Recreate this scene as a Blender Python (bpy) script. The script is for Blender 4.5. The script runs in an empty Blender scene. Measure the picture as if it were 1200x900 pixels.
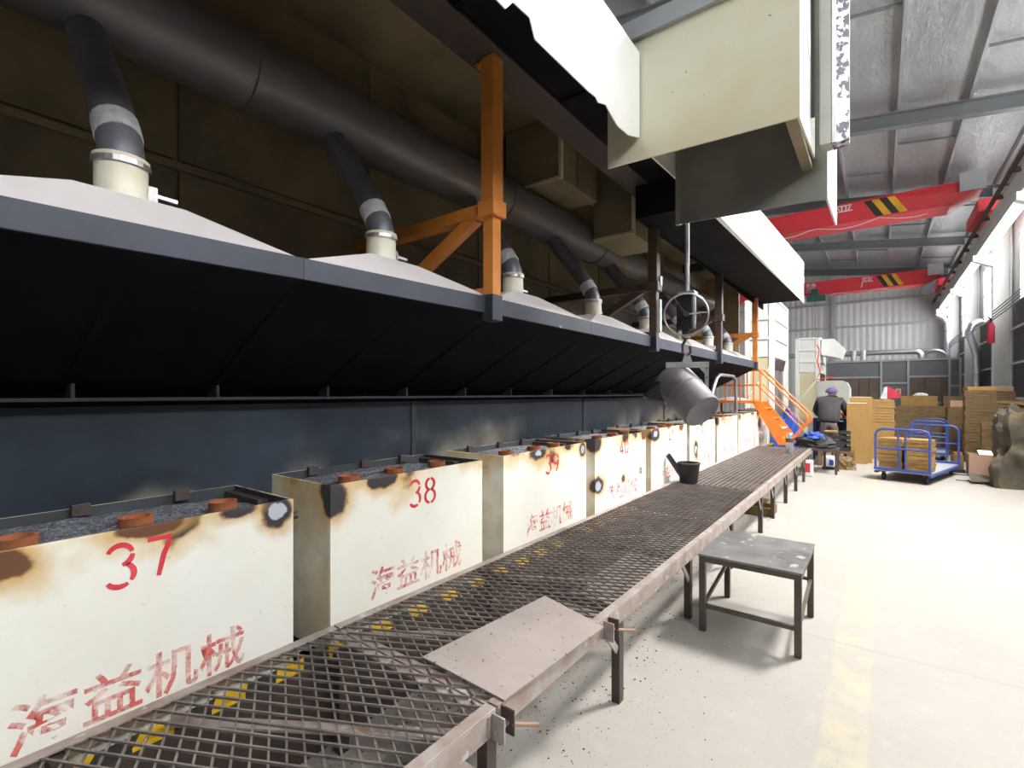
import bpy, math, random
from mathutils import Vector, Matrix
random.seed(7)
S = bpy.context.scene
COL = S.collection
R = math.radians

# ---------------------------------------------------------------- camera, world, exposure
FPX = 570.0
cam_d = bpy.data.cameras.new('camera'); cam = bpy.data.objects.new('camera', cam_d); COL.objects.link(cam)
cam_d.sensor_fit = 'HORIZONTAL'; cam_d.sensor_width = 36.0; cam_d.lens = 36.0 * FPX / 1200.0
cam_d.shift_y = 11.0 / 1200.0
cam_d.clip_start = 0.05; cam_d.clip_end = 200
cam.location = (0, 0, 1.55); cam.rotation_euler = (R(90), 0, math.atan(430.0 / FPX))
S.camera = cam
W = bpy.data.worlds.new('world'); S.world = W; W.use_nodes = True
bg = W.node_tree.nodes['Background']; bg.inputs[0].default_value = (0.86, 0.93, 1.0, 1); bg.inputs[1].default_value = 0.5
S.view_settings.view_transform = 'Standard'; S.view_settings.look = 'None'
S.view_settings.exposure = 0.17; S.view_settings.gamma = 1.0; S.view_settings.use_curve_mapping = False
WINDOW_GLOW = 13.5
SKYLIGHT_GLOW = 205.0

# ---------------------------------------------------------------- materials
MATS = {}
def _new(name):
    m = bpy.data.materials.new(name); m.use_nodes = True; MATS[name] = m
    nt = m.node_tree; return m, nt, nt.nodes['Principled BSDF']
def N(nt, t, **k):
    n = nt.nodes.new(t)
    for a, b in k.items(): setattr(n, a, b)
    return n
def noise(nt, scale, detail=4, rough=0.55, vec=None, off=None):
    n = N(nt, 'ShaderNodeTexNoise'); n.inputs['Scale'].default_value = scale
    n.inputs['Detail'].default_value = detail; n.inputs['Roughness'].default_value = rough
    if vec is not None: nt.links.new(vec, n.inputs['Vector'])
    return n.outputs[0]
def ramp(nt, fac, stops):
    r = N(nt, 'ShaderNodeValToRGB'); nt.links.new(fac, r.inputs[0])
    e = r.color_ramp.elements
    while len(e) < len(stops): e.new(0.5)
    for el, (p, c) in zip(e, stops):
        el.position = p; el.color = (*c, 1) if len(c) == 3 else c
    return r.outputs[0]
def mixc(nt, fac, a, b):
    m = N(nt, 'ShaderNodeMix', data_type='RGBA')
    if isinstance(fac, (int, float)): m.inputs[0].default_value = fac
    else: nt.links.new(fac, m.inputs[0])
    for i, v in ((6, a), (7, b)):
        if isinstance(v, tuple): m.inputs[i].default_value = (*v, 1)
        else: nt.links.new(v, m.inputs[i])
    return m.outputs[2]
def math_(nt, op, a, b=None, c=None):
    m = N(nt, 'ShaderNodeMath', operation=op)
    for i, v in enumerate((a, b, c)):
        if v is None: continue
        if isinstance(v, (int, float)): m.inputs[i].default_value = v
        else: nt.links.new(v, m.inputs[i])
    return m.outputs[0]
def sstep(nt, x, a, b):
    m = N(nt, 'ShaderNodeMapRange', interpolation_type='SMOOTHSTEP')
    nt.links.new(x, m.inputs[0]); m.inputs[1].default_value = a; m.inputs[2].default_value = b
    return m.outputs[0]
def bump(nt, p, h, strength, dist=0.01):
    b = N(nt, 'ShaderNodeBump'); b.inputs[0].default_value = strength; b.inputs[1].default_value = dist
    nt.links.new(h, b.inputs['Height']); nt.links.new(b.outputs[0], p.inputs['Normal'])
def objvec(nt, rnd=False):
    t = N(nt, 'ShaderNodeTexCoord').outputs['Object']
    if not rnd: return t
    oi = N(nt, 'ShaderNodeObjectInfo'); s = N(nt, 'ShaderNodeVectorMath', operation='SCALE')
    cx = N(nt, 'ShaderNodeCombineXYZ')
    for i in range(3): nt.links.new(oi.outputs['Random'], cx.inputs[i])
    nt.links.new(cx.outputs[0], s.inputs[0]); s.inputs['Scale'].default_value = 37.0
    a = N(nt, 'ShaderNodeVectorMath', operation='ADD'); nt.links.new(t, a.inputs[0]); nt.links.new(s.outputs[0], a.inputs[1])
    return a.outputs[0]
def mat(name, c, c2=None, scale=4.0, rough=0.6, metal=0.0, lo=0.35, hi=0.65, bmp=0.0, bscale=40.0, detail=5, speck=None):
    m, nt, p = _new(name); v = objvec(nt, True)
    c2 = c2 or tuple(x * 0.75 for x in c)
    f = noise(nt, scale, detail, 0.6, v)
    col = ramp(nt, f, [(lo, c), (hi, c2)])
    if speck:
        s = noise(nt, speck[1], 3, 0.5, v)
        col = mixc(nt, sstep(nt, s, speck[2], speck[2] + 0.05), col, speck[0])
    nt.links.new(col, p.inputs['Base Color'])
    p.inputs['Roughness'].default_value = rough; p.inputs['Metallic'].default_value = metal
    if bmp: bump(nt, p, noise(nt, bscale, 4, 0.6, v), bmp, 0.01)
    return m
def emit(name, c, s):
    m, nt, p = _new(name); p.inputs['Base Color'].default_value = (*c, 1)
    p.inputs['Emission Color'].default_value = (*c, 1); p.inputs['Emission Strength'].default_value = s
    return m

def floor_mat():
    m, nt, p = _new('concrete'); v = objvec(nt); sp = N(nt, 'ShaderNodeSeparateXYZ'); nt.links.new(v, sp.inputs[0])
    x, y = sp.outputs[0], sp.outputs[1]
    n1 = noise(nt, 0.7, 6, 0.6, v); n2 = noise(nt, 9, 5, 0.65, v)
    col = ramp(nt, n1, [(0.3, (0.35, 0.325, 0.292)), (0.7, (0.30, 0.275, 0.243))])
    col = mixc(nt, math_(nt, 'MULTIPLY', sstep(nt, n2, 0.5, 0.75), 0.35), col, (0.40, 0.37, 0.33))
    # faded yellow lane line
    ln = math_(nt, 'MULTIPLY', sstep(nt, x, -0.23, -0.20), math_(nt, 'SUBTRACT', 1.0, sstep(nt, x, -0.05, -0.02)))
    ln = math_(nt, 'MULTIPLY', ln, sstep(nt, noise(nt, 5, 6, 0.75, v), 0.36, 0.62))
    col = mixc(nt, math_(nt, 'MULTIPLY', ln, 0.26), col, (0.56, 0.46, 0.22))
    # spilled foundry dust beside and below the walkway
    d = math_(nt, 'ADD', x, math_(nt, 'MULTIPLY', n1, 0.9))
    dirt = math_(nt, 'SUBTRACT', 1.0, sstep(nt, d, -1.35, -0.55))
    dirt = math_(nt, 'MULTIPLY', dirt, sstep(nt, noise(nt, 3.2, 6, 0.7, v), 0.25, 0.6))
    col = mixc(nt, math_(nt, 'MULTIPLY', dirt, 0.55), col, (0.27, 0.24, 0.22))
    spk = noise(nt, 60, 2, 0.5, v)
    near = math_(nt, 'SUBTRACT', 1.0, sstep(nt, x, -1.0, 1.0))
    col = mixc(nt, math_(nt, 'MULTIPLY', sstep(nt, spk, 0.68, 0.72), math_(nt, 'MULTIPLY', near, 0.7)), col, (0.10, 0.09, 0.085))
    # saw-cut joints every 6 m
    yy = math_(nt, 'ADD', y, math_(nt, 'MULTIPLY', noise(nt, 1.3, 3, 0.5, v), 0.10))
    fr = math_(nt, 'FRACT', math_(nt, 'DIVIDE', math_(nt, 'ADD', yy, 5.30), 6.0))
    jt = math_(nt, 'LESS_THAN', math_(nt, 'ABSOLUTE', math_(nt, 'SUBTRACT', fr, 0.5)), 0.0006)
    col = mixc(nt, math_(nt, 'MULTIPLY', jt, 0.7), col, (0.2, 0.18, 0.16))
    nt.links.new(col, p.inputs['Base Color']); p.inputs['Roughness'].default_value = 0.62
    bump(nt, p, n2, 0.08, 0.01)
    return m

def box_mat(name='scorched_enamel', spots=()):
    """cream-white enamel with a scorched rim, rust runs and burnt spots; object origin is at the box base"""
    m, nt, p = _new(name); v = objvec(nt); vr = objvec(nt, True)
    sp = N(nt, 'ShaderNodeSeparateXYZ'); nt.links.new(v, sp.inputs[0]); z = sp.outputs[2]
    base = ramp(nt, noise(nt, 2.2, 6, 0.65, vr), [(0.3, (0.84, 0.825, 0.755)), (0.72, (0.77, 0.74, 0.63))])
    base = mixc(nt, math_(nt, 'MULTIPLY', sstep(nt, noise(nt, 30, 4, 0.6, vr), 0.66, 0.74), 0.45), base, (0.42, 0.38, 0.28))
    a = noise(nt, 4.5, 5, 0.6, vr); b = noise(nt, 1.7, 3, 0.5, vr); c3 = noise(nt, 3.0, 4, 0.55, vr)
    h = math_(nt, 'SUBTRACT', 0.79, z)                                   # distance below the rim
    h1 = math_(nt, 'ADD', h, math_(nt, 'MULTIPLY', math_(nt, 'SUBTRACT', c3, 0.53), 0.75))
    tan = math_(nt, 'SUBTRACT', 1.0, sstep(nt, h1, -0.06, 0.13))
    col = mixc(nt, math_(nt, 'MULTIPLY', tan, 0.8), base, (0.64, 0.43, 0.15))
    brn = math_(nt, 'SUBTRACT', 1.0, sstep(nt, h1, -0.075, -0.015))
    col = mixc(nt, brn, col, (0.20, 0.085, 0.035))
    blk = math_(nt, 'SUBTRACT', 1.0, sstep(nt, h1, -0.075, -0.055))
    col = mixc(nt, blk, col, (0.035, 0.032, 0.038))
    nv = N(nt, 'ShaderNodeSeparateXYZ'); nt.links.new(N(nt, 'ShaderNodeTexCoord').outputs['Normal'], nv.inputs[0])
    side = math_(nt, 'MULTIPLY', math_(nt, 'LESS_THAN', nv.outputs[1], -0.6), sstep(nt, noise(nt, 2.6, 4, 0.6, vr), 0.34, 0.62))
    col = mixc(nt, math_(nt, 'MULTIPLY', side, 0.6), col, (0.46, 0.31, 0.13))      # heat browning on end plates, with missing warm light put into the colour
    for (sx, sy, sz, sr, bare, el) in spots:
        dv = N(nt, 'ShaderNodeVectorMath', operation='SUBTRACT'); nt.links.new(v, dv.inputs[0]); dv.inputs[1].default_value = (sx, sy, sz)
        dm = N(nt, 'ShaderNodeVectorMath', operation='MULTIPLY'); nt.links.new(dv.outputs[0], dm.inputs[0]); dm.inputs[1].default_value = (1, 1 / el, 1)
        dl = N(nt, 'ShaderNodeVectorMath', operation='LENGTH'); nt.links.new(dm.outputs[0], dl.inputs[0])
        dd = math_(nt, 'ADD', math_(nt, 'DIVIDE', dl.outputs['Value'], sr), math_(nt, 'MULTIPLY', math_(nt, 'SUBTRACT', a, 0.5), 2.2))
        col = mixc(nt, math_(nt, 'MULTIPLY', math_(nt, 'SUBTRACT', 1.0, sstep(nt, dd, 0.85, 2.1)), 0.8), col, (0.55, 0.33, 0.10))
        col = mixc(nt, math_(nt, 'SUBTRACT', 1.0, sstep(nt, dd, 0.9, 1.2)), col, (0.14, 0.06, 0.03))
        if bare >= 0: col = mixc(nt, math_(nt, 'SUBTRACT', 1.0, sstep(nt, dd, 0.85, 0.97)), col, (0.035, 0.032, 0.036))
        if bare > 0: col = mixc(nt, math_(nt, 'SUBTRACT', 1.0, sstep(nt, dd, bare - .12, bare)), col, (0.42, 0.45, 0.50))
    # burnt spots with a bare grey heart, scattered in the upper half
    vo = N(nt, 'ShaderNodeTexVoronoi'); vo.inputs['Scale'].default_value = 1.7; nt.links.new(vr, vo.inputs['Vector'])
    dist = math_(nt, 'ADD', vo.outputs['Distance'], math_(nt, 'MULTIPLY', math_(nt, 'SUBTRACT', a, 0.5), 0.25))
    up = sstep(nt, z, 0.22, 0.75)
    gate = math_(nt, 'MULTIPLY', up, sstep(nt, b, 0.58, 0.64))
    col = mixc(nt, math_(nt, 'MULTIPLY', gate, math_(nt, 'SUBTRACT', 1.0, sstep(nt, dist, 0.09, 0.17))), col, (0.40, 0.20, 0.07))
    col = mixc(nt, math_(nt, 'MULTIPLY', gate, math_(nt, 'SUBTRACT', 1.0, sstep(nt, dist, 0.075, 0.095))), col, (0.03, 0.028, 0.03))
    col = mixc(nt, math_(nt, 'MULTIPLY', gate, math_(nt, 'SUBTRACT', 1.0, sstep(nt, dist, 0.03, 0.05))), col, (0.38, 0.40, 0.42))
    nt.links.new(col, p.inputs['Base Color']); p.inputs['Roughness'].default_value = 0.42
    bump(nt, p, a, 0.06, 0.02)
    return m

def back_mat():
    m, nt, p = _new('blued_back_panel'); v = objvec(nt); sp = N(nt, 'ShaderNodeSeparateXYZ'); nt.links.new(v, sp.inputs[0])
    z = sp.outputs[2]
    n1 = noise(nt, 1.5, 5, 0.6, v); n2 = noise(nt, 2.2, 4, 0.55, v)
    col = ramp(nt, n1, [(0.3, (0.055, 0.072, 0.098)), (0.7, (0.026, 0.033, 0.045))])
    n3 = noise(nt, 1.15, 3, 0.5, v)
    hh = math_(nt, 'ADD', z, math_(nt, 'MULTIPLY', math_(nt, 'SUBTRACT', 0.5, n2), 0.5))
    pale = math_(nt, 'MULTIPLY', math_(nt, 'SUBTRACT', 1.0, sstep(nt, hh, 0.95, 1.35)), sstep(nt, n3, 0.46, 0.64))
    col = mixc(nt, math_(nt, 'MULTIPLY', pale, 0.85), col, (0.50, 0.45, 0.35))
    nt.links.new(col, p.inputs['Base Color']); p.inputs['Roughness'].default_value = 0.36
    p.inputs['Metallic'].default_value = 0.25
    return m
def stripe_mat(name, ca, cb, period):
    m, nt, p = _new(name); v = objvec(nt); sp = N(nt, 'ShaderNodeSeparateXYZ'); nt.links.new(v, sp.inputs[0])
    t = math_(nt, 'FRACT', math_(nt, 'DIVIDE', math_(nt, 'ADD', sp.outputs[1], math_(nt, 'MULTIPLY', sp.outputs[0], 0.6)), period))
    col = mixc(nt, math_(nt, 'GREATER_THAN', t, 0.5), ca, cb)
    nt.links.new(col, p.inputs['Base Color']); p.inputs['Roughness'].default_value = 0.5
    return m
def paint_letter(name, c, wear_lo, wear_hi):
    """stencilled paint, worn away in patches"""
    m, nt, p = _new(name); v = objvec(nt, True)
    f = sstep(nt, noise(nt, 14, 5, 0.7, v), wear_lo, wear_hi)
    nt.links.new(ramp(nt, noise(nt, 6, 3, 0.5, v), [(0.35, c), (0.7, tuple(min(1, x * 1.25 + 0.05) for x in c))]), p.inputs['Base Color'])
    p.inputs['Roughness'].default_value = 0.55
    tr = N(nt, 'ShaderNodeBsdfTransparent'); mx = N(nt, 'ShaderNodeMixShader'); out = nt.nodes['Material Output']
    nt.links.new(f, mx.inputs[0]); nt.links.new(tr.outputs[0], mx.inputs[1]); nt.links.new(p.outputs[0], mx.inputs[2])
    nt.links.new(mx.outputs[0], out.inputs[0])
    return m

M = {}
M['floor'] = floor_mat()
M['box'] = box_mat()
M['back'] = back_mat()
M['kerb'] = stripe_mat('hazard_kerb', (0.80, 0.50, 0.01), (0.03, 0.03, 0.03), 0.235)
M['red_num'] = paint_letter('red_number', (0.55, 0.02, 0.03), 0.18, 0.36)
M['red_char'] = paint_letter('red_brush', (0.60, 0.06, 0.05), 0.30, 0.80)
M['white_char'] = mat('white_letter', (0.8, 0.78, 0.78), rough=0.6)
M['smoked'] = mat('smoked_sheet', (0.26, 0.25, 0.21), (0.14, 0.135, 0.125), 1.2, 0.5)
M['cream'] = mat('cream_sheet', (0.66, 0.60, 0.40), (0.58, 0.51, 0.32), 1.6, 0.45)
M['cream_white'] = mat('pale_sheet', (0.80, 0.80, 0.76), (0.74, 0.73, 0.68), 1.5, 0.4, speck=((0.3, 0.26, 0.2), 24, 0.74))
M['cream_front'] = mat('cream_hood_sheet', (0.60, 0.575, 0.445), (0.55, 0.46, 0.27), 1.1, 0.38, lo=0.45, hi=0.75, speck=((0.22, 0.17, 0.1), 22, 0.72))
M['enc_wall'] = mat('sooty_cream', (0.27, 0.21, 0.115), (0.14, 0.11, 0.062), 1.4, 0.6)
M['soot'] = mat('soot_black', (0.011, 0.011, 0.012), (0.006, 0.006, 0.007), 3, 0.85)
M['soot'].node_tree.nodes['Principled BSDF'].inputs['Specular IOR Level'].default_value = 0.12
M['soot_deck'] = mat('sooty_deck', (0.05, 0.06, 0.065), (0.03, 0.034, 0.037), 2, 0.6)
M['fascia'] = mat('blue_grey_steel', (0.048, 0.054, 0.076), (0.035, 0.040, 0.052), 3, 0.5, 0.2, speck=((0.36, 0.32, 0.34), 5, 0.71))
M['hood_top'] = mat('dusty_hood', (0.66, 0.605, 0.595), (0.58, 0.53, 0.52), 1.6, 0.75, bmp=0.08, bscale=60)
M['duct'] = mat('dull_duct', (0.16, 0.152, 0.155), (0.155, 0.10, 0.06), 1.3, 0.45, 0.35, lo=0.45, hi=0.72)
M['pipe'] = mat('grey_hose', (0.20, 0.205, 0.23), (0.15, 0.15, 0.17), 5, 0.42, 0.35)
M['collar'] = mat('cream_collar', (0.78, 0.74, 0.62), (0.66, 0.60, 0.45), 6, 0.5)
M['foil_wrap'] = mat('printed_foil', (0.62, 0.62, 0.64), (0.06, 0.06, 0.075), 22, 0.35, 0.3, lo=0.47, hi=0.53, bmp=0.4, bscale=50)
M['foil_tape'] = mat('foil_tape', (0.85, 0.85, 0.86), (0.62, 0.62, 0.64), 25, 0.35, 0.25, bmp=0.5, bscale=60)
M['orange'] = mat('orange_paint', (0.62, 0.22, 0.035), (0.48, 0.16, 0.03), 4, 0.5, speck=((0.14, 0.06, 0.03), 20, 0.70))
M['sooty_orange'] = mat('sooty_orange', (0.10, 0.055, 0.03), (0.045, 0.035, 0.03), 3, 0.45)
M['stair_orange'] = mat('orange_stair', (0.78, 0.20, 0.02), (0.65, 0.15, 0.02), 4, 0.45)
M['steel_dark'] = mat('dark_steel', (0.075, 0.065, 0.062), (0.11, 0.075, 0.06), 9, 0.55, 0.5)
M['rail'] = mat('worn_rail', (0.42, 0.375, 0.35), (0.30, 0.215, 0.18), 7, 0.5, 0.3, speck=((0.5, 0.47, 0.45), 18, 0.63))
M['mesh'] = mat('walkway_mesh', (0.25, 0.215, 0.20), (0.15, 0.125, 0.115), 9, 0.42, 0.5)
M['plate'] = mat('spattered_plate', (0.42, 0.36, 0.33), (0.33, 0.275, 0.25), 2.2, 0.55, 0.15, speck=((0.14, 0.11, 0.10), 34, 0.655))
M['stool_top'] = mat('scuffed_steel', (0.25, 0.245, 0.24), (0.12, 0.12, 0.12), 5, 0.42, 0.45, speck=((0.5, 0.49, 0.48), 9, 0.62))
M['stool_leg'] = mat('brown_steel', (0.115, 0.095, 0.08), (0.08, 0.065, 0.055), 9, 0.5, 0.3)
M['iron'] = mat('ladle_iron', (0.20, 0.182, 0.20), (0.13, 0.118, 0.13), 4, 0.6, 0.35, bmp=0.15, bscale=25)
M['black_iron'] = mat('black_iron', (0.03, 0.03, 0.032), (0.02, 0.02, 0.021), 5, 0.5, 0.4)
M['bright_steel'] = mat('bright_steel', (0.50, 0.49, 0.50), (0.36, 0.33, 0.34), 10, 0.35, 0.75)
M['rust'] = mat('terracotta', (0.40, 0.13, 0.05), (0.26, 0.075, 0.03), 14, 0.8)
M['sand'] = mat('blue_grey_grit', (0.19, 0.195, 0.22), (0.07, 0.073, 0.088), 60, 0.6, 0.0, lo=0.42, hi=0.58, bmp=0.9, bscale=110, speck=((0.46, 0.47, 0.52), 130, 0.62))
M['grit'] = mat('dark_grit', (0.07, 0.062, 0.058), (0.04, 0.035, 0.033), 20, 0.7)
M['red'] = mat('crane_red', (0.70, 0.045, 0.06), (0.62, 0.04, 0.05), 0.6, 0.4)
M['yellow'] = mat('stripe_yellow', (0.85, 0.45, 0.02), rough=0.5)
M['black'] = mat('stripe_black', (0.03, 0.03, 0.03), rough=0.5)
M['crane_green'] = mat('hoist_green', (0.03, 0.12, 0.09), rough=0.5)
M['roof_beam'] = mat('grey_beam', (0.20, 0.21, 0.225), (0.17, 0.18, 0.19), 1, 0.55)
M['purlin'] = mat('galvanised_purlin', (0.42, 0.43, 0.44), (0.36, 0.37, 0.38), 1, 0.45, 0.3)
M['white_beam'] = mat('white_beam', (0.72, 0.72, 0.70), (0.65, 0.65, 0.63), 1, 0.5)
M['wall_sheet'] = mat('wall_sheet', (0.66, 0.65, 0.63), (0.58, 0.57, 0.56), 0.5, 0.5)
M['dark_panel'] = mat('dark_curtain', (0.035, 0.04, 0.045), (0.022, 0.025, 0.03), 0.7, 0.6)
M['partition'] = mat('partition_grey', (0.17, 0.175, 0.18), (0.13, 0.135, 0.14), 0.8, 0.6)
M['brown_panel'] = mat('brown_screen', (0.16, 0.115, 0.085), (0.12, 0.085, 0.065), 1.2, 0.6)
M['silver_pipe'] = mat('silver_pipe', (0.62, 0.64, 0.67), (0.5, 0.52, 0.55), 2, 0.3, 0.8)
M['wood'] = mat('tan_board', (0.38, 0.22, 0.068), (0.29, 0.16, 0.046), 9, 0.7)
M['wood_dark'] = mat('brown_board', (0.18, 0.11, 0.042), (0.11, 0.066, 0.026), 9, 0.7)
M['carton'] = mat('carton_tan', (0.36, 0.21, 0.065), (0.30, 0.17, 0.05), 30, 0.75)
M['carton_pink'] = mat('carton_pink', (0.42, 0.26, 0.19), (0.36, 0.22, 0.16), 4, 0.8)
M['blue'] = mat('cart_blue', (0.035, 0.075, 0.30), (0.03, 0.06, 0.24), 4, 0.4)
M['blue_cloth'] = mat('blue_cloth', (0.03, 0.09, 0.42), (0.02, 0.06, 0.3), 6, 0.6, bmp=0.3, bscale=20)
M['rubber'] = mat('black_rubber', (0.025, 0.025, 0.026), rough=0.7)
M['jacket'] = mat('grey_jacket', (0.028, 0.026, 0.029), (0.045, 0.042, 0.045), 6, 0.8, bmp=0.4, bscale=14)
M['trousers'] = mat('mauve_trousers', (0.11, 0.085, 0.095), (0.085, 0.065, 0.073), 6, 0.85, bmp=0.3, bscale=14)
M['skin'] = mat('skin', (0.42, 0.24, 0.17), rough=0.55)
M['hat'] = mat('purple_cap', (0.10, 0.075, 0.21), rough=0.8)
M['cabinet'] = mat('machine_grey_green', (0.44, 0.45, 0.39), (0.37, 0.38, 0.33), 2, 0.5)
M['tarp'] = mat('muddy_tarp', (0.12, 0.092, 0.055), (0.045, 0.042, 0.033), 3.5, 0.8, bmp=0.8, bscale=8)
M['hose_red'] = mat('red_hose', (0.70, 0.06, 0.04), rough=0.5)
M['red_cloth'] = mat('red_cloth', (0.55, 0.03, 0.06), rough=0.7)
M['white'] = mat('white_plastic', (0.75, 0.75, 0.74), rough=0.5)
M['sky_plastic'] = mat('pale_blue_sheet', (0.55, 0.66, 0.80), rough=0.4)
M['glass_door'] = mat('pale_glazing', (0.60, 0.66, 0.68), rough=0.25)
M['skylight'] = emit('skylight_sheet', (1.0, 0.985, 0.96), SKYLIGHT_GLOW)
M['window'] = emit('daylit_pane', (0.95, 0.98, 1.0), WINDOW_GLOW)
def foil_mat():
    m, nt, p = _new('crumpled_foil'); v = objvec(nt)
    mp = N(nt, 'ShaderNodeMapping'); nt.links.new(v, mp.inputs[0]); mp.inputs['Scale'].default_value = (1.6, 0.7, 1)
    n1 = noise(nt, 2.2, 7, 0.7, mp.outputs[0])
    nt.links.new(ramp(nt, noise(nt, 0.5, 3, 0.5, v), [(0.3, (0.58, 0.58, 0.58)), (0.7, (0.47, 0.475, 0.48))]), p.inputs['Base Color'])
    p.inputs['Metallic'].default_value = 0.45; p.inputs['Roughness'].default_value = 0.4
    bump(nt, p, n1, 0.9, 0.12)
    return m
M['foil'] = foil_mat()

# ---------------------------------------------------------------- mesh helpers
WM = {}
class MB:
    def __init__(s): s.v = []; s.f = []
    def add(s, vs, fs):
        o = len(s.v); s.v += [tuple(v) for v in vs]; s.f += [tuple(i + o for i in f) for f in fs]; return s
    def box(s, x0, x1, y0, y1, z0, z1):
        v = [(x, y, z) for z in (z0, z1) for y in (y0, y1) for x in (x0, x1)]
        return s.add(v, [(0, 2, 3, 1), (4, 5, 7, 6), (0, 1, 5, 4), (2, 6, 7, 3), (0, 4, 6, 2), (1, 3, 7, 5)])
    def obox(s, c, size, rot):
        Mx = Matrix.Translation(c) @ rot.to_4x4(); a, b, d = (x / 2 for x in size)
        v = [Mx @ Vector((x, y, z)) for z in (-d, d) for y in (-b, b) for x in (-a, a)]
        return s.add(v, [(0, 2, 3, 1), (4, 5, 7, 6), (0, 1, 5, 4), (2, 6, 7, 3), (0, 4, 6, 2), (1, 3, 7, 5)])
    def bar(s, a, b, w, h, up=(0, 0, 1)):
        a = Vector(a); b = Vector(b); d = b - a; z = d.normalized(); u = Vector(up)
        x = z.cross(u)
        if x.length < 1e-4: x = z.cross(Vector((1, 0, 0)))
        x.normalize(); y = x.cross(z).normalized()
        return s.obox((a + b) / 2, (w, h, d.length), Matrix((x, -y, z)).transposed() if Matrix((x, -y, z)).determinant() > 0 else Matrix((x, y, z)).transposed())
    def tube(s, path, r, n=12, cap=True, closed=False):
        P = [Vector(p) for p in path]; k = len(P); rs = r if isinstance(r, (list, tuple)) else [r] * k
        prev = None; rings = []
        for i in range(k):
            if closed: t = P[(i + 1) % k] - P[i - 1]
            else: t = (P[min(i + 1, k - 1)] - P[max(i - 1, 0)])
            t.normalize()
            if prev is None:
                u = t.cross(Vector((0, 0, 1)))
                if u.length < 1e-3: u = t.cross(Vector((1, 0, 0)))
            else: u = prev - t * prev.dot(t)
            u.normalize(); prev = u; w = t.cross(u)
            rings.append([P[i] + (u * math.cos(a) + w * math.sin(a)) * rs[i] for a in (2 * math.pi * j / n for j in range(n))])
        vs = [p for rg in rings for p in rg]; fs = []
        for i in range(k if closed else k - 1):
            for j in range(n):
                a = i * n + j; b = i * n + (j + 1) % n; i2 = (i + 1) % k
                fs.append((a, b, i2 * n + (j + 1) % n, i2 * n + j))
        if cap and not closed: fs += [tuple(range(n))[::-1], tuple((k - 1) * n + j for j in range(n))]
        return s.add(vs, fs)
    def lathe(s, prof, c=(0, 0, 0), n=24, mtx=None):
        vs = []; fs = []; k = len(prof)
        for (r, z) in prof:
            for j in range(n):
                a = 2 * math.pi * j / n; p = Vector((r * math.cos(a), r * math.sin(a), z))
                p = (mtx @ p) if mtx is not None else p
                vs.append(p + Vector(c))
        for i in range(k - 1):
            for j in range(n):
                fs.append((i * n + j, i * n + (j + 1) % n, (i + 1) * n + (j + 1) % n, (i + 1) * n + j))
        return s.add(vs, fs)
    def prism(s, poly, d):
        """extrude a 3-d polygon by vector d"""
        d = Vector(d); p = [Vector(q) for q in poly]; n = len(p)
        vs = p + [q + d for q in p]
        fs = [tuple(range(n))[::-1], tuple(range(n, 2 * n))] + [(i, (i + 1) % n, n + (i + 1) % n, n + i) for i in range(n)]
        return s.add(vs, fs)
    def grid(s, fn, nu, nv):
        vs = [fn(i / nu, j / nv) for j in range(nv + 1) for i in range(nu + 1)]
        fs = [(j * (nu + 1) + i, j * (nu + 1) + i + 1, (j + 1) * (nu + 1) + i + 1, (j + 1) * (nu + 1) + i) for j in range(nv) for i in range(nu)]
        return s.add(vs, fs)
    def build(s, name, m, parent=None, bevel=0, smooth=False, origin=None):
        if parent is not None: Mi = WM[parent].inverted()
        else: Mi = Matrix.Translation(-Vector(origin)) if origin else Matrix.Identity(4)
        me = bpy.data.meshes.new(name); me.from_pydata([Mi @ Vector(v) for v in s.v], [], s.f); me.update()
        o = bpy.data.objects.new(name, me); COL.objects.link(o)
        me.materials.append(M[m] if isinstance(m, str) else m)
        if parent is not None: o.parent = parent; WM[o] = WM[parent]
        else:
            if origin: o.location = origin
            WM[o] = Matrix.Translation(origin) if origin else Matrix.Identity(4)
        fix_normals(me)
        if smooth:
            for p in me.polygons: p.use_smooth = True
            e = o.modifiers.new('edge', 'EDGE_SPLIT'); e.split_angle = R(40)
        if bevel:
            b = o.modifiers.new('bevel', 'BEVEL'); b.width = bevel; b.segments = 2; b.limit_method = 'ANGLE'
        return o
import bmesh
def fix_normals(me):
    bm = bmesh.new(); bm.from_mesh(me); bmesh.ops.recalc_face_normals(bm, faces=bm.faces); bm.to_mesh(me); bm.free()
def tag(o, label, cat, group=None):
    o['label'] = label; o['category'] = cat
    if group: o['group'] = group
    return o
def thing(name, label, cat, loc=(0, 0, 0), rz=0, group=None):
    o = bpy.data.objects.new(name, None); COL.objects.link(o); o.empty_display_size = 0.1
    o.location = loc; o.rotation_euler = (0, 0, rz)
    WM[o] = Matrix.Translation(loc) @ Matrix.Rotation(rz, 4, 'Z')
    return tag(o, label, cat, group)
def structure(o): o['kind'] = 'structure'; return o
def text_mesh(s, size, bold=0.0):
    c = bpy.data.curves.new('lettering', 'FONT'); c.body = s; c.size = size; c.resolution_u = 2; c.offset = bold; c.extrude = 0.0
    c.align_x = 'CENTER'
    o = bpy.data.objects.new('lettering', c); COL.objects.link(o)
    me = bpy.data.meshes.new_from_object(o.evaluated_get(bpy.context.evaluated_depsgraph_get()))
    bpy.data.objects.remove(o); return me
def put_text(s, size, m, parent, world_mtx, bold=0.0, name='lettering'):
    me = text_mesh(s, size, bold); me.materials.clear(); me.materials.append(M[m])
    me.transform(WM[parent].inverted() @ world_mtx)
    o = bpy.data.objects.new(name, me); COL.objects.link(o); o.parent = parent; WM[o] = WM[parent]
    return o
FACE_X = Matrix(((0, 0, 1, 0), (1, 0, 0, 0), (0, 1, 0, 0), (0, 0, 0, 1)))      # text facing +X, reading along +Y
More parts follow.
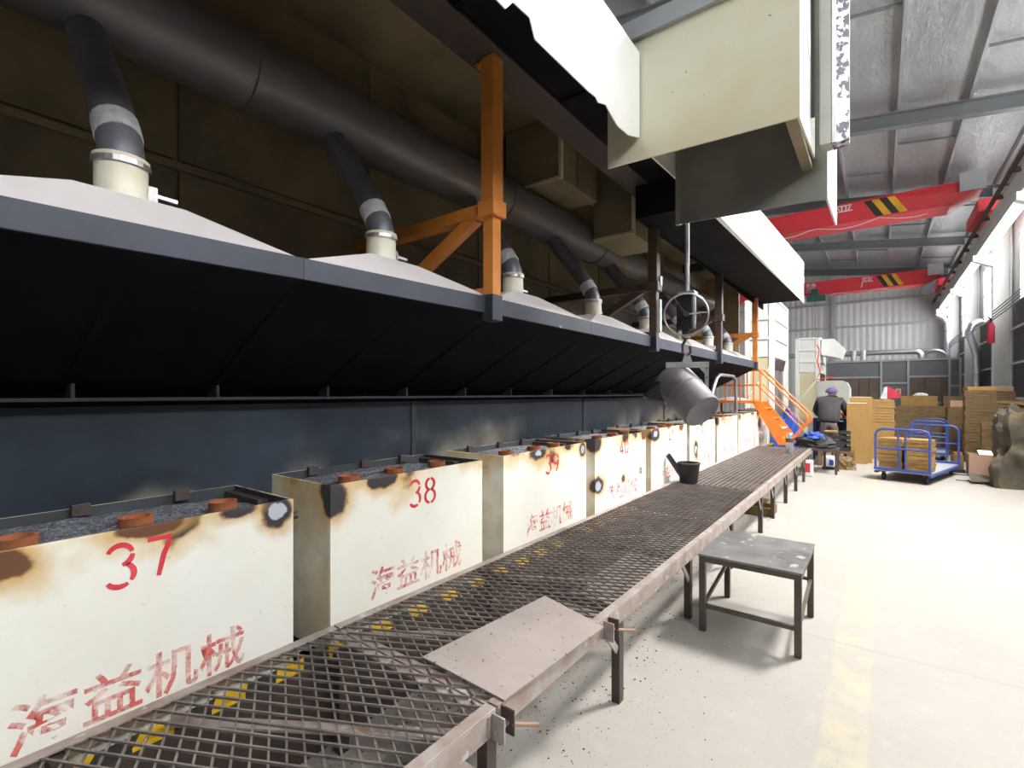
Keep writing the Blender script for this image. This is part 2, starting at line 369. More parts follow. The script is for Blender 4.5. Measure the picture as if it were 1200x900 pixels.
FACE_NY = Matrix(((1, 0, 0, 0), (0, 0, -1, 0), (0, 1, 0, 0), (0, 0, 0, 1)))    # text facing -Y, reading along +X
def arc(cx, cz, r, a0, a1, n=10): return [(cx + r * math.cos(R(a0 + (a1 - a0) * i / n)), cz + r * math.sin(R(a0 + (a1 - a0) * i / n))) for i in range(n + 1)]

# ================================================================ THE HALL
XR, YB, YE = 3.5, -9.0, 37.0
def roof_z(x): return 9.0 - 0.13 * x
structure(MB().box(-12, XR + 0.3, YB, YE, -0.2, 0).build('floor', 'floor'))
ceil = structure(MB().prism([(-12, YB, roof_z(-12)), (XR + 0.3, YB, roof_z(XR + 0.3)), (XR + 0.3, YB, roof_z(XR + 0.3) + 0.1), (-12, YB, roof_z(-12) + 0.1)], (0, YE - YB, 0)).build('ceiling', 'foil'))
COLS = [-3.5, 3.0, 9.5, 16.0, 22.5, 29.0, 35.5]
for y in COLS:
    b = MB()
    for dz0, dz1, w in ((-0.55, -0.52, 0.22), (-0.52, -0.2, 0.02), (-0.2, -0.17, 0.22)):
        b.prism([(-12, y - w / 2, roof_z(-12) + dz0), (XR, y - w / 2, roof_z(XR) + dz0), (XR, y - w / 2, roof_z(XR) + dz1), (-12, y - w / 2, roof_z(-12) + dz1)], (0, w, 0))
    b.build('rafter', 'roof_beam', ceil)
xs = [3.1 - 1.35 * i for i in range(12)]
for x in xs:
    MB().box(x - 0.03, x + 0.03, YB, YE, roof_z(x) - 0.17, roof_z(x) - 0.004).build('purlin', 'purlin', ceil)
for i, y in enumerate(COLS[1:]):
    for k in range(1, 3):
        yy = y - 6.5 * k / 3.0
        b = MB()
        for j in range(0, 8):
            if (j + k + i) % 3: continue
            x0, x1 = xs[j + 1], xs[j]
            b.bar((x0 + .05, yy, roof_z(x0) - 0.1), (x1 - .05, yy, roof_z(x1) - 0.1), 0.05, 0.05)
        if b.v: b.build('sag_rod', 'roof_beam', ceil)
# translucent roof light let into the right slope, ahead of the camera
sk = structure(MB().prism([(1.75, 7.0, roof_z(1.75) - 0.012), (3.05, 7.0, roof_z(3.05) - 0.012), (3.05, 7.0, roof_z(3.05) - 0.004), (1.75, 7.0, roof_z(1.75) - 0.004)], (0, 2.3, 0)).build('window_8', 'skylight'))
for y in (6.97, 9.3): MB().prism([(1.7, y, roof_z(1.7) - 0.05), (3.1, y, roof_z(3.1) - 0.05), (3.1, y, roof_z(3.1) - 0.004), (1.7, y, roof_z(1.7) - 0.004)], (0, 0.03, 0)).build('window_frame', 'purlin', sk)
# right wall: light sheet above, dark curtains below, windows between the columns
wr = structure(MB().box(XR, XR + 0.15, YB, YE, 0, 4.5).box(XR, XR + 0.15, YB, YE, 6.6, roof_z(XR)).build('wall_right', 'wall_sheet'))
wn = 1
for i, y in enumerate(COLS):
    y1 = y + 6.5 if i < len(COLS) - 1 else YE
    if y1 - y > 3:
        MB().box(XR, XR + 0.15, y - 0.9, y + 0.9, 4.5, 6.6).build('pier', 'wall_sheet', wr)
        MB().box(XR - 0.06, XR - 0.005, y + 0.45, y1 - 0.45, 0.05, 4.4).build('curtain', 'dark_panel', wr)
        if y < -8:
            MB().box(XR, XR + 0.15, y + 0.9, y1 - 0.9, 4.5, 6.6).build('pier', 'wall_sheet', wr)
            continue_ = True
        else: continue_ = False
        if not continue_: w = structure(MB().box(XR + 0.05, XR + 0.07, y + 0.9, y1 - 0.9, 4.5, 6.6).build('window_%d' % wn, 'window')); wn += 1
        f = MB()
        for t in range(5):
            yy = y + 0.9 + (y1 - y - 1.8) * t / 4; f.box(XR + 0.0, XR + 0.05, yy - 0.03, yy + 0.03, 4.5, 6.6)
        f.box(XR, XR + 0.05, y + 0.9, y1 - 0.9, 5.52, 5.58)
        if not continue_: f.build('window_frame', 'white_beam', w)
    c = MB()
    for (x0, x1, ya, yb) in ((XR - 0.5, XR - 0.47, y - 0.15, y + 0.15), (XR - 0.47, XR - 0.09, y - 0.015, y + 0.015), (XR - 0.09, XR - 0.06, y - 0.15, y + 0.15)):
        c.box(x0, x1, ya, yb, 0, roof_z(XR) - 0.2)
    c.box(XR - 0.52, XR - 0.06, y - 0.16, y + 0.16, 0, 0.03)
    c.build('column', 'white_beam', wr)
    MB().prism([(XR - 0.5, y - 0.12, 5.75), (XR - 0.5, y - 0.12, 6.18), (XR - 0.98, y - 0.12, 6.18), (XR - 0.98, y - 0.12, 6.0)], (0, 0.24, 0)).build('corbel', 'white_beam', wr)
MB().box(XR, XR + 0.15, YB, COLS[0] - 0.9, 4.5, 6.6).build('pier', 'wall_sheet', wr)
MB().box(XR, XR + 0.15, COLS[-1] - 0.9, YE, 4.5, 6.6).build('pier', 'wall_sheet', wr)
for z in (1.4, 2.5, 3.6):
    MB().box(XR - 0.12, XR - 0.06, YB, YE, z - 0.03, z + 0.03).build('girt', 'wall_sheet', wr)
# crane runway beam on the right
t = thing('crane_runway', 'white steel crane runway beam running along the right wall', 'beam', (2.75, 14, 6.18))
MB().box(2.6, 2.9, YB, YE - 0.3, 6.18, 6.21).box(2.74, 2.76, YB, YE - 0.3, 6.21, 6.74).box(2.6, 2.9, YB, YE - 0.3, 6.74, 6.77).build('girder', 'white_beam', t)
MB().box(2.715, 2.785, YB, YE - 0.3, 6.77, 6.86).build('rail', 'steel_dark', t)
MB().box(2.42, 2.50, YB, YE - 0.3, 6.70, 6.78).build('conductor_bar', 'steel_dark', t)
for i in range(14):
    MB().box(2.46, 2.62, 8 + i * 2.0, 8.06 + i * 2.0, 6.68, 6.80).build('bracket', 'steel_dark', t)
# left hall wall and end wall
structure(MB().box(-12.15, -12, YB, YE, 0, roof_z(-12)).build('wall_left', 'wall_sheet'))
we = MB()
n = 200
def corr(i):
    return 0.022 if i % 4 in (1, 2) else 0.0
for i in range(n):
    xa = -12 + 15.8 * i / n; xb = -12 + 15.8 * (i + 1) / n
    za = corr(i); zb = corr(i + 1)
    we.add([(xa, YE - za, 0), (xb, YE - zb, 0), (xb, YE - zb, roof_z(xb)), (xa, YE - za, roof_z(xa))], [(0, 1, 2, 3)])
we.box(-12.1, XR + 0.3, YE + 0.02, YE + 0.15, 0, 8.5)
we = structure(we.build('wall_back', 'wall_sheet'))
for z in (4.1, 5.7, 7.2):
    MB().box(-12, XR, YE - 0.19, YE - 0.07, z - 0.06, z + 0.06).build('girt', 'purlin', we)
for x in (-6.5, -2.3):
    MB().box(x - 0.09, x + 0.09, YE - 0.3, YE - 0.19, 0, roof_z(x) - 0.6).build('wind_post', 'purlin', we)

# dark partition screen in front of the end wall
t = thing('partition_screen', 'dark grey partition with brown panels in pale frames before the end wall', 'partition', (0.8, 30, 0))
PX0, PX1 = -2.6, 3.0
MB().box(PX0, PX1, 30.0, 30.06, 0, 3.2).build('sheet', 'partition', t)
for x in (PX0, 0.05, 1.08, 2.55, PX1 - 0.08):
    MB().box(x, x + 0.08, 29.93, 30.0, 0, 3.2).build('mullion', 'purlin', t)
for (x0, x1, z) in ((PX0, 0.05, 2.35), (0.13, 1.08, 2.05), (1.16, 2.55, 2.35), (1.16, 2.55, 1.12), (2.63, 2.95, 1.9), (PX0, PX1, 3.15)):
    MB().box(x0, x1, 29.94, 30.0, z - 0.04, z + 0.04).build('rail', 'purlin', t)
for x0, x1, k in ((PX0 + 0.1, 0.03, 6), (1.18, 2.53, 5)):
    w = (x1 - x0) / k
    for i in range(k):
        MB().box(x0 + i * w + 0.02, x0 + (i + 1) * w - 0.02, 29.955, 29.999, 1.17, 2.30).build('panel', 'brown_panel', t)
MB().box(0.16, 0.42, 29.95, 29.999, 0.95, 1.85).build('glazed_pane', 'glass_door', t)
s = thing('warning_sign', 'white square sign with a yellow disc on the dark partition', 'sign', (0.75, 29.93, 1.55))
MB().box(0.62, 0.87, 29.94, 29.953, 1.50, 1.80).build('board', 'white', s)
b = MB()
for (x0, x1, z0, z1) in ((0.62, 0.87, 1.78, 1.80), (0.62, 0.87, 1.50, 1.52), (0.62, 0.64, 1.5, 1.8), (0.85, 0.87, 1.5, 1.8)): b.box(x0, x1, 29.93, 29.94, z0, z1)
b.build('border', 'red_cloth', s)
b = MB().lathe([(0.0, 0), (0.075, 0), (0.075, 0.01), (0.0, 0.01)], (0, 0, 0), 16, Matrix.Rotation(R(90), 3, 'X')); b.v = [(x + 0.745, y + 29.94, z + 1.65) for x, y, z in b.v]
b.build('disc', 'yellow', s)
b = MB().lathe([(0.0, 0), (0.03, 0), (0.03, 0.01), (0.0, 0.01)], (0, 0, 0), 12, Matrix.Rotation(R(90), 3, 'X')); b.v = [(x + 0.745, y + 29.93, z + 1.65) for x, y, z in b.v]
b.build('emblem', 'black', s)

# silver pipework above the partition
t = thing('silver_pipework', 'silver pipe run with bends on top of the dark partition', 'pipe', (-1, 31, 3.2))
MB().tube([(-4, 31, 3.62), (1.35, 31, 3.62), (1.55, 31, 3.58), (1.64, 31, 3.45), (1.66, 31, 3.2)], 0.13, 12).build('pipe', 'silver_pipe', t, smooth=True)
for x in (-1.05, -0.65):
    MB().tube([(x, 30.9, 3.2), (x, 30.85, 3.45), (x, 30.9, 3.75)], 0.11, 10).build('valve', 'white', t, smooth=True)
b = MB(); b.tube([(2.15 + 0.42 * math.cos(a), 31, 3.2 + 0.42 * math.sin(a)) for a in (math.pi * i / 14 for i in range(15))], 0.07, 8)
tag(b.build('ring_duct', 'silver_pipe', smooth=True), 'half ring of pale duct standing above the partition top', 'duct')
t = thing('downpipe', 'silver downpipe beside the far corner column', 'pipe', (2.85, 34, 0))
MB().tube([(2.85, 34, 0), (2.85, 34, 5.2), (2.7, 34, 5.5), (2.4, 34, 5.7)], 0.13, 10).build('pipe', 'silver_pipe', t, smooth=True)
for z in (1.5, 3.2, 4.8): MB().lathe([(0.15, -0.04), (0.15, 0.04)], (2.85, 34, z), 12).build('clamp', 'bright_steel', t)
for k, (y, lab) in enumerate(((27.2, 'bent silver duct on the right wall between the columns'),)):
    t = thing('wall_duct', lab, 'duct', (3.1, y, 3))
    MB().tube([(3.2, y, 0.3), (3.2, y, 2.4), (3.18, y, 3.1), (3.05, y, 3.6), (2.95, y, 4.0), (3.05, y, 4.35), (3.3, y + .2, 4.5)], 0.13, 10).build('pipe', 'silver_pipe', t, smooth=True)
    MB().lathe([(0.15, -0.05), (0.15, 0.05)], (3.2, y, 2.3), 12).build('clamp', 'bright_steel', t)
t = thing('red_bottle', 'small red cylinder hung on the near wall column', 'extinguisher', (2.93, 22.2, 3.2))
MB().lathe([(0, 0), (0.09, 0), (0.1, 0.05), (0.1, 0.55), (0.05, 0.68), (0.0, 0.68)], (2.93, 22.2, 3.2), 12).build('body', 'red_cloth', t, smooth=True)
MB().tube([(2.93, 22.2, 3.88), (2.93, 22.2, 4.0), (2.85, 22.15, 4.05)], 0.03, 6).build('valve', 'black', t)
for i in range(4):
    o = MB().tube([(3.0 - 0.02 * i, 12 + (24 * k / 12), 4.35 - 0.11 * i - 0.10 * math.sin(math.pi * ((k * 24 / 12) % 6.5) / 6.5)) for k in range(13)], 0.016, 5).build('wall_cable', 'roof_beam')
    tag(o, 'thin grey cable strung along the right wall', 'cable', 'cables strung along the right wall')

# ---------------------------------------------------------------- red overhead cranes
def crane(y0, y1, z0, z1, chars, s0, label, hoist_x=None):
    t = thing('overhead_crane', label, 'crane', (0, y0, z0), group='red overhead cranes')
    XL, XE = -11.0, 2.55
    MB().prism([(XL, y0, z0), (XE - 0.75, y0, z0), (XE - 0.15, y0, z0 + 0.32), (XE, y0, z0 + 0.32), (XE, y0, z1), (XL, y0, z1)], (0, y1 - y0, 0)).build('girder', 'red', t, bevel=0.01)
    MB().box(XL, XE - 0.9, y0 - 0.05, y0 - 0.002, z0 - 0.01, z0 + 0.04).build('bottom_flange', 'red', t)
    MB().box(XL, XE - 0.2, y0 - 0.05, y0 - 0.002, z1 - 0.04, z1).build('top_flange', 'red', t)
    MB().box(2.35, 2.95, y0 - 0.7, y1 + 0.6, 6.95, 7.32).build('end_carriage', 'red', t, bevel=0.01)
    for yy in (y0 - 0.5, y1 + 0.4):
        b = MB().lathe([(0, -0.06), (0.16, -0.06), (0.16, 0.06), (0, 0.06)], (0, 0, 0), 14, Matrix.Rotation(R(90), 3, 'Y')); b.v = [(x + 2.75, y + yy, z + 7.02) for x, y, z in b.v]
        b.build('wheel', 'steel_dark', t)
    MB().box(2.0, 2.62, y0 - 0.14, y0 - 0.06, z1 - 0.36, z1 + 0.22).build('control_box', 'purlin', t, bevel=0.01)
    h = z1 - z0
    for k in range(4):
        xa = s0 + 0.21 * k
        MB().prism([(xa + 0.34, y0 - 0.012, z0 + 0.05), (xa + 0.55, y0 - 0.012, z0 + 0.05), (xa + 0.21, y0 - 0.012, z1 - 0.05), (xa, y0 - 0.012, z1 - 0.05)], (0, 0.01, 0)).build('stripe', 'black' if k % 2 == 0 else 'yellow', t)
    for ch, x in chars:
        put_text(ch, 0.52 * h / 0.62, 'white_char', t, Matrix.Translation((x, y0 - 0.014, z0 + 0.18)) @ FACE_NY, 0.0)
    if hoist_x is not None:
        MB().box(hoist_x - 0.45, hoist_x + 0.5, y0 - 0.5, y0 - 0.06, z0 - 0.42, z0 - 0.12).box(hoist_x - 0.2, hoist_x + 0.15, y0 - 0.4, y0 - 0.1, z0 - 0.14, z0 + 0.28).build('hoist', 'crane_green', t, bevel=0.03)
        MB().tube([(hoist_x, y0 - 0.3, z0 - 0.42), (hoist_x, y0 - 0.3, 4.0)], 0.015, 6).build('chain', 'steel_dark', t)
        MB().lathe([(0, 0), (0.07, 0.03), (0.07, 0.2), (0, 0.23)], (hoist_x, y0 - 0.3, 3.8), 10).build('hook_block', 'red_cloth', t)
    MB().tube([(x, y0 - 0.07, z0 - 0.02 - 0.18 * abs(math.sin(x * 1.7))) for x in (-5 + 0.25 * i for i in range(26))], 0.014, 5).build('festoon_cable', 'white', t)
    return t
crane(20.6, 21.7, 7.5, 8.18, (('严', -0.98),), -0.42, 'red overhead crane girder with yellow and black stripes, the nearer one')
crane(33.0, 34.0, 7.25, 7.98, (('严', -0.52), ('禁', -3.15)), -0.12, 'red overhead crane girder by the end wall, the farther one', -2.9)

# ================================================================ THE CASTING LINE
XF = -2.03                                     # box fronts
# pit and kerb
kb = thing('hazard_kerb', 'yellow and black striped kerb at the foot of the sand boxes', 'kerb', (-1.96, 5, 0))
MB().box(-2.00, -1.93, -0.6, 13.0, 0.385, 0.40).build('striped_top', 'kerb', kb)
MB().box(-1.945, -1.93, -0.6, 13.0, 0.0, 0.385).build('upstand', 'steel_dark', kb)
t = thing('box_trolley_track', 'dark steel track bed carrying the row of sand boxes', 'track', (-2.4, 5, 0))
MB().box(-2.85, -1.95, -0.6, 13.6, 0.0, 0.20).build('bed', 'soot_deck', t)
for x in (-2.2, -2.6): MB().box(x - 0.03, x + 0.03, -0.6, 13.6, 0.20, 0.27).build('rail', 'steel_dark', t)

# digits drawn as stencil strokes (unit height 1, width 0.62)
DIG = {
 '3': [arc(.3, .74, .24, 160, 12), arc(.3, .74, .24, -2, -80, 6), arc(.3, .27, .27, 62, -38), arc(.3, .27, .27, -55, -150)],
 '7': [[(.04, .97), (.55, .97)], [(.52, .90), (.38, .55), (.27, .04)]],
 '8': [arc(.3, .75, .22, 96, 264, 10), arc(.3, .75, .22, 84, -84, 10), arc(.3, .27, .26, 96, 264, 10), arc(.3, .27, .26, 84, -84, 10)],
 '9': [arc(.3, .70, .26, 80, 350, 12), arc(.3, .70, .26, 60, 2, 5), [(.56, .66), (.50, .35), (.33, .02)]],
 '0': [[(.30, .98), (.16, .90), (.07, .70), (.05, .5)], [(.05, .45), (.08, .25), (.17, .07), (.28, .02)], [(.34, .98), (.46, .90), (.55, .70), (.57, .5)], [(.57, .45), (.54, .25), (.45, .07), (.34, .02)]],
 '4': [[(.40, .98), (.22, .62), (.03, .30)], [(.03, .25), (.58, .25)], [(.42, .60), (.42, .31)], [(.42, .20), (.42, .0)]],
 '1': [[(.14, .82), (.33, .98)], [(.33, .92), (.33, .52)], [(.33, .46), (.33, .0)]],
 '2': [arc(.3, .72, .25, 170, 20), [(.55, .70), (.48, .50), (.28, .26)], [(.25, .22), (.06, .02)], [(.10, .02), (.58, .02)]],
 '5': [[(.52, .97), (.12, .97)], [(.12, .93), (.08, .57)], arc(.29, .30, .28, 110, -40), arc(.29, .30, .28, -55, -140)],
 '6': [[(.46, .98), (.22, .68), (.06, .36)], arc(.31, .29, .26, 165, 10), arc(.31, .29, .26, 0, -165)],
}
def digits(s, parent, y, x, z, h):
    w = h * 0.056
    for k, ch in enumerate(s):
        b = MB()
        for st in DIG[ch]:
            pts = [Vector((y + (k * 0.80 + p[0]) * h, z + p[1] * h)) for p in st]
            L = []; Rr = []
            for i, p in enumerate(pts):
                d = (pts[min(i + 1, len(pts) - 1)] - pts[max(i - 1, 0)]).normalized(); nn = Vector((-d.y, d.x))
                ww = w * (0.72 + 0.42 * math.sin(math.pi * min(1, (i + .6) / len(pts))))
                L.append(p + nn * ww); Rr.append(p - nn * ww)
            for i in range(len(pts) - 1):
                b.add([(x, *L[i]), (x, *L[i + 1]), (x, *Rr[i + 1]), (x, *Rr[i])], [(0, 1, 2, 3)])
        b.build('digit', 'red_num', parent)

BOXES = [('37', -0.14, 1.115, 1.092), ('38', 1.292, 2.375, 1.122), ('39', 2.595, 3.762, 1.125), ('40', 3.925, 5.115, 1.135),
         ('41', 5.27, 6.53, 1.145), ('42', 6.66, 7.92, 1.155), ('43', 8.06, 9.40, 1.16), ('44', 9.52, 10.85, 1.165), ('45', 10.97, 12.2, 1.17), ('46', 12.32, 13.4, 1.175)]
EXTRA = ['nearest the camera', 'with a scorched left corner', 'with a scorch mark above its number', 'with burnt patches on its front', 'behind the hanging ladle',
         'left of the spouted pot', 'with faded number, past the pot', 'partway to the orange stair', 'beside the orange stair foot', 'last of the row behind the orange stair']
XB = -2.57
# scorch marks seen on the box fronts: y, z (room), radius, bare-metal heart, stretch along y
SPOTS = {'37': [(1.045, 1.055, .065, .62, 1.0), (0.88, 1.085, .035, 0, 2.0), (0.58, 1.085, .03, -1, 3.2), (0.24, 1.05, .05, -1, 1.2)],
         '38': [(1.30, 1.085, .085, 0, 1.0), (1.60, 1.125, .05, 0, 2.2)],
         '39': [(3.02, 1.10, .055, .55, 2.2), (3.70, 1.07, .06, .70, .8), (3.45, 1.12, .03, 0, 1.6)],
         '40': [(3.95, 1.10, .08, 0, 1.0), (4.00, 0.70, .075, .68, 1.2), (4.97, 0.73, .04, .7, 1.0), (4.53, 0.70, .03, -1, 1.2), (4.58, 1.12, .05, 0, 1.4), (5.06, 1.1, .05, -1, 1.2)],
         '41': [(5.38, 1.09, .075, .4, 1.8), (6.3, 1.13, .05, -1, 1.5)], '42': [(6.93, 0.78, .11, .72, .9), (7.2, 1.13, .05, 0, 1.5)],
         '43': [(8.10, 1.12, .06, 0, 1.2)], '44': [(9.6, 1.12, .05, 0, 1.2)], '45': [(11.45, 0.92, .09, -1, 2.0)], '46': []}
for bi, (num, y0, y1, zt) in enumerate(BOXES):
    yc = (y0 + y1) / 2; zb = 0.33
    t = thing('sand_box', 'cream steel sand box numbered %s in red, %s' % (num, EXTRA[bi]), 'box', ((XF + XB) / 2, yc, zt - 0.79), group='numbered sand boxes in a row')
    th = 0.012; b = MB()
    b.box(XF - th, XF, y0, y1, zb, zt).box(XB, XB + th, y0, y1, zb, zt + 0.0)
    b.box(XB + th, XF - th, y0, y0 + th, zb, zt).box(XB + th, XF - th, y1 - th, y1, zb, zt).box(XB + th, XF - th, y0 + th, y1 - th, zb, zb + th)
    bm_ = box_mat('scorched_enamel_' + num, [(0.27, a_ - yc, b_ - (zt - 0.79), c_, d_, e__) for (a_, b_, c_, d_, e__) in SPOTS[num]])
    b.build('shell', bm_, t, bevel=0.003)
    e_ = 0.003; MB().box(XF - th - e_, XF - th - .0005, y0 + th, y1 - th, zb + .02, zt).box(XB + th + .0005, XB + th + e_, y0 + th, y1 - th, zb + .02, zt).box(XB + th, XF - th, y0 + th + .0005, y0 + th + e_, zb + .02, zt).box(XB + th, XF - th, y1 - th - e_, y1 - th - .0005, zb + .02, zt).build('sooty_liner', 'soot_deck', t)
    MB().box(XB + 0.05, XF - 0.03, y0 + 0.03, y1 - 0.03, 0.27, zb).build('skid', 'soot_deck', t)
    for yy in (y0 + 0.2 * (y1 - y0), y0 + 0.52 * (y1 - y0), y0 + 0.80 * (y1 - y0)):
        MB().box(XB + th + 0.004, XB + th + 0.03, yy - 0.03, yy + 0.03, zt - 0.03, zt + 0.018).build('lug', 'steel_dark', t, bevel=0.003)
    MB().box(XB + th + .001, XF - 0.19, y1 - th - 0.05, y1 - th - 0.001, zt - 0.05, zt - 0.02).build('corner_bar', 'steel_dark', t)
    if bi < 6:
        MB().tube([(XF - 0.10, y1 - 0.004, zt - 0.10), (XF - 0.10, y1 + 0.07, zt - 0.10)], 0.018, 10).build('drain_pipe', 'steel_dark', t, smooth=True)
    rnd = random.Random(bi); nx, ny = 24, 44
    def sand(u, v):
        x = XB + th + .004 + u * (XF - XB - 2 * th - .008); y = y0 + th + .004 + v * (y1 - y0 - 2 * th - .008)
        mound = -0.028 + 0.035 * math.sin(math.pi * u) * math.sin(math.pi * min(1, v * 1.15)) - 0.05 * max(0, v - 0.75) - 0.02 * (1 - u)
        return (x, y, zt + mound + rnd.uniform(-0.007, 0.007))
    sd = MB().grid(sand, nx, ny).build('sand', 'sand', t); sd['kind'] = 'stuff'
    hgt = 0.142
    digits(num, t, yc - 0.10 + (0.03 if bi else 0.08), XF + 0.0015, zt - 0.155 - 0.035, hgt)
    me_o = put_text('海益机械', 0.168, 'red_char', t, Matrix.Translation((XF + 0.0015, yc + (0.09 if bi == 0 else 0.01), zt - 0.60)) @ FACE_X, 0.0022)
    if bi < 7:
        fr = {0: (0.33, 0.575, 0.81), 1: (0.15, 0.42, 0.73), 2: (0.12, 0.44, 0.70)}.get(bi, (0.18, 0.48, 0.74))
        for q, fy in enumerate(fr):
            yy = y0 + fy * (y1 - y0); xx = XF - 0.09 - 0.012 * q; zz = zt - 0.022
            r = 0.052
            c = MB().lathe([(r * .86, 0), (r, 0.0), (r, 0.045), (r * 1.04, 0.05), (r * .82, 0.05), (r * .74, 0.0)], (xx, yy, zz - 0.01), 22).build('pouring_cup', 'rust', smooth=True, origin=(xx, yy, zz))
            tag(c, 'round orange clay pouring cup in the sand of box %s, %s' % (num, ('at its left end', 'near its middle', 'towards its right end')[q]), 'cup', 'clay pouring cups')

# dark back panel behind the boxes
t = thing('back_panel', 'blued dark steel panelling behind the sand boxes under the hood', 'panel', (-2.9, 5, 0))
ys = [-2.6, -0.2, 2.56, 5.3, 8.1, 10.9]
for i in range(len(ys) - 1):
    MB().box(-2.93, -2.90, ys[i] + 0.004, ys[i + 1] - 0.004, 0.0, 1.515).build('panel', 'back', t)
for i in range(1, len(ys)):
    MB().box(-2.905, -2.888, ys[i] - 0.02, ys[i] + 0.02, 0.9, 1.515).build('cover_strip', 'soot_deck', t)

# extraction hood
V = [-2.6, -1.35, -0.05, 1.11, 2.40, 3.68, 5.13, 6.5, 7.9, 9.3, 10.64]
def lerp_(y, pts):
    for (a, za), (b, zb) in zip(pts, pts[1:]):
        if y <= b: return za + (zb - za) * (y - a) / (b - a)
    return pts[-1][1]
def ft(y): return lerp_(y, [(-3, 2.06), (0, 2.088), (1.11, 2.118), (2.4, 2.15), (10.7, 2.178)])
def fb(y): return lerp_(y, [(-3, 1.99), (0, 2.0), (1.11, 2.03), (2.4, 2.05), (10.7, 2.045)])
hood = thing('extraction_hood', 'long black extraction hood with pale pyramid tops over the sand boxes', 'hood', (-2.4, 5, 1.5))
XH, XW = -1.95, -2.90
for i in range(len(V) - 1):
    a, b_ = V[i], V[i + 1]; m = (a + b_) / 2 + 0.06; w = 0.17
    za, zb2 = ft(a), ft(b_); zt = ft(m) + 0.175
    A = [(XH, a, za), (XH, b_, zb2), (XW, b_, zb2 + 0.03), (XW, a, za + 0.03)]
    T = [(-2.20, m - w, zt), (-2.20, m + w, zt), (-2.46, m + w, zt), (-2.46, m - w, zt)]
    MB().add(A + T, [(0, 1, 5, 4), (1, 2, 6, 5), (2, 3, 7, 6), (3, 0, 4, 7), (4, 5, 6, 7), (0, 3, 2, 1)]).build('hood_section', 'hood_top', hood)
    MB().prism([(XH - .004, a, fb(a)), (XH - .004, b_, fb(b_)), (XH - .004, b_, zb2 + .004), (XH - .004, a, za + .004)], (0.016, 0, 0)).build('fascia', 'fascia', hood, bevel=0.003)
    # sloping inner sheet
    MB().add([(XH - .005, a, fb(a)), (XH - .005, b_, fb(b_)), (XW + .001, b_, 1.56), (XW + .001, a, 1.56), (XH - .005, a, fb(a) + .02), (XH - .005, b_, fb(b_) + .02), (XW + .001, b_, 1.58), (XW + .001, a, 1.58)],
             [(0, 1, 2, 3), (4, 5, 6, 7), (0, 1, 5, 4), (1, 2, 6, 5), (2, 3, 7, 6), (3, 0, 4, 7)]).build('inner_sheet', 'soot', hood)
    for k in (0.0, 0.5):
        yy = a + k * (b_ - a)
        MB().prism([(XW + .002, yy, 1.53), (XW + 0.11, yy, 1.53), (XW + 0.11, yy, 1.61), (XW + .002, yy, 1.555)], (0, 0.014, 0)).build('gusset', 'soot_deck', hood)
        MB().bar((XH - .02, yy, fb(yy) + 0.004), (XW + 0.10, yy, 1.60), 0.03, 0.02).build('seam_rib', 'soot', hood)
MB().box(XW - .028, XW + 0.12, V[0], V[-1], 1.515, 1.53).build('drip_ledge', 'fascia', hood)
MB().box(XW - 0.02, XW + 0.06, V[0], V[-1], 1.49, 1.512).build('shadow_gap_rail', 'soot', hood)

# exhaust pipes
DX, DZ, DR = -2.86, 3.36, 0.20
PIPES = [((V[i] + V[i + 1]) / 2 + 0.06) for i in range(2, len(V) - 1)]
NAMES = ['nearest the camera', 'second from the camera', 'just right of the orange post', 'left of the second post', 'behind the hanging hand wheel', 'behind the third post', 'second last in the row', 'last in the row by the far end']
for k, y in enumerate(PIPES):
    zt = ft(y) + 0.175; x0 = -2.33
    t = thing('exhaust_pipe', 'grey bent exhaust pipe on a hood peak, %s' % NAMES[k], 'pipe', (x0, y, zt), group='exhaust pipes on the hood')
    r = 0.084
    MB().lathe([(r + .004, -0.02), (r, 0.0), (r, 0.15), (r + 0.006, 0.152), (r + 0.006, 0.17), (r - .01, 0.17)], (x0, y, zt), 24).build('collar', 'collar', t, smooth=True)
    path = [(x0, y, zt + 0.13), (x0, y, zt + 0.19), (x0 - 0.03, y, zt + 0.26), (x0 - 0.08, y, zt + 0.34), (x0 - 0.14, y, zt + 0.43), (x0 - 0.22, y, zt + 0.54), (x0 - 0.32, y, zt + 0.66), (x0 - 0.42, y, zt + 0.78), (x0 - 0.50, y, zt + 0.90)]
    MB().tube(path, r - 0.010, 18).build('elbow', 'pipe', t, smooth=True)
    MB().tube([path[2], tuple((Vector(path[2]) + Vector(path[3])) / 2), path[3]], r - 0.005, 18).build('tape_band', 'foil_tape', t, smooth=True)
    MB().lathe([(r + .009, 0.135), (r + .009, 0.155)], (x0, y, zt), 24).build('clamp_ring', 'bright_steel', t)
    MB().bar((x0, y + r - .004, zt + 0.065), (x0, y + r + 0.03, zt + 0.065), 0.03, 0.06).bar((x0, y + r + 0.03, zt + 0.065), (x0 + 0.01, y + r + 0.10, zt + 0.06), 0.016, 0.014).build('damper_lever', 'bright_steel', t)
t = thing('main_duct', 'long dull grey round duct above the hood pipes', 'duct', (DX, 5, DZ))
MB().tube([(DX, y, DZ + 0.006 * y) for y in (-2.6, 0.3, 2.9, 5.6, 6.6)], DR, 28).build('duct', 'duct', t, smooth=True)
MB().tube([(DX, 6.6, DZ + .04), (DX, 6.9, DZ + .04), (DX, 10.6, DZ + .06)], [DR, DR * .8, DR * .8], 24).build('reduced_duct', 'duct', t, smooth=True)
for y in (-1.2, 1.3, 3.6, 5.5):
    b = MB().lathe([(DR, -0.025), (DR + .013, -0.02), (DR + .013, 0.02), (DR, 0.025)], (0, 0, 0), 28, Matrix.Rotation(R(90), 3, 'X')); b.v = [(x + DX, yy + y, z + DZ + 0.006 * y) for x, yy, z in b.v]
    b.build('joint_flange', 'duct', t, smooth=True)

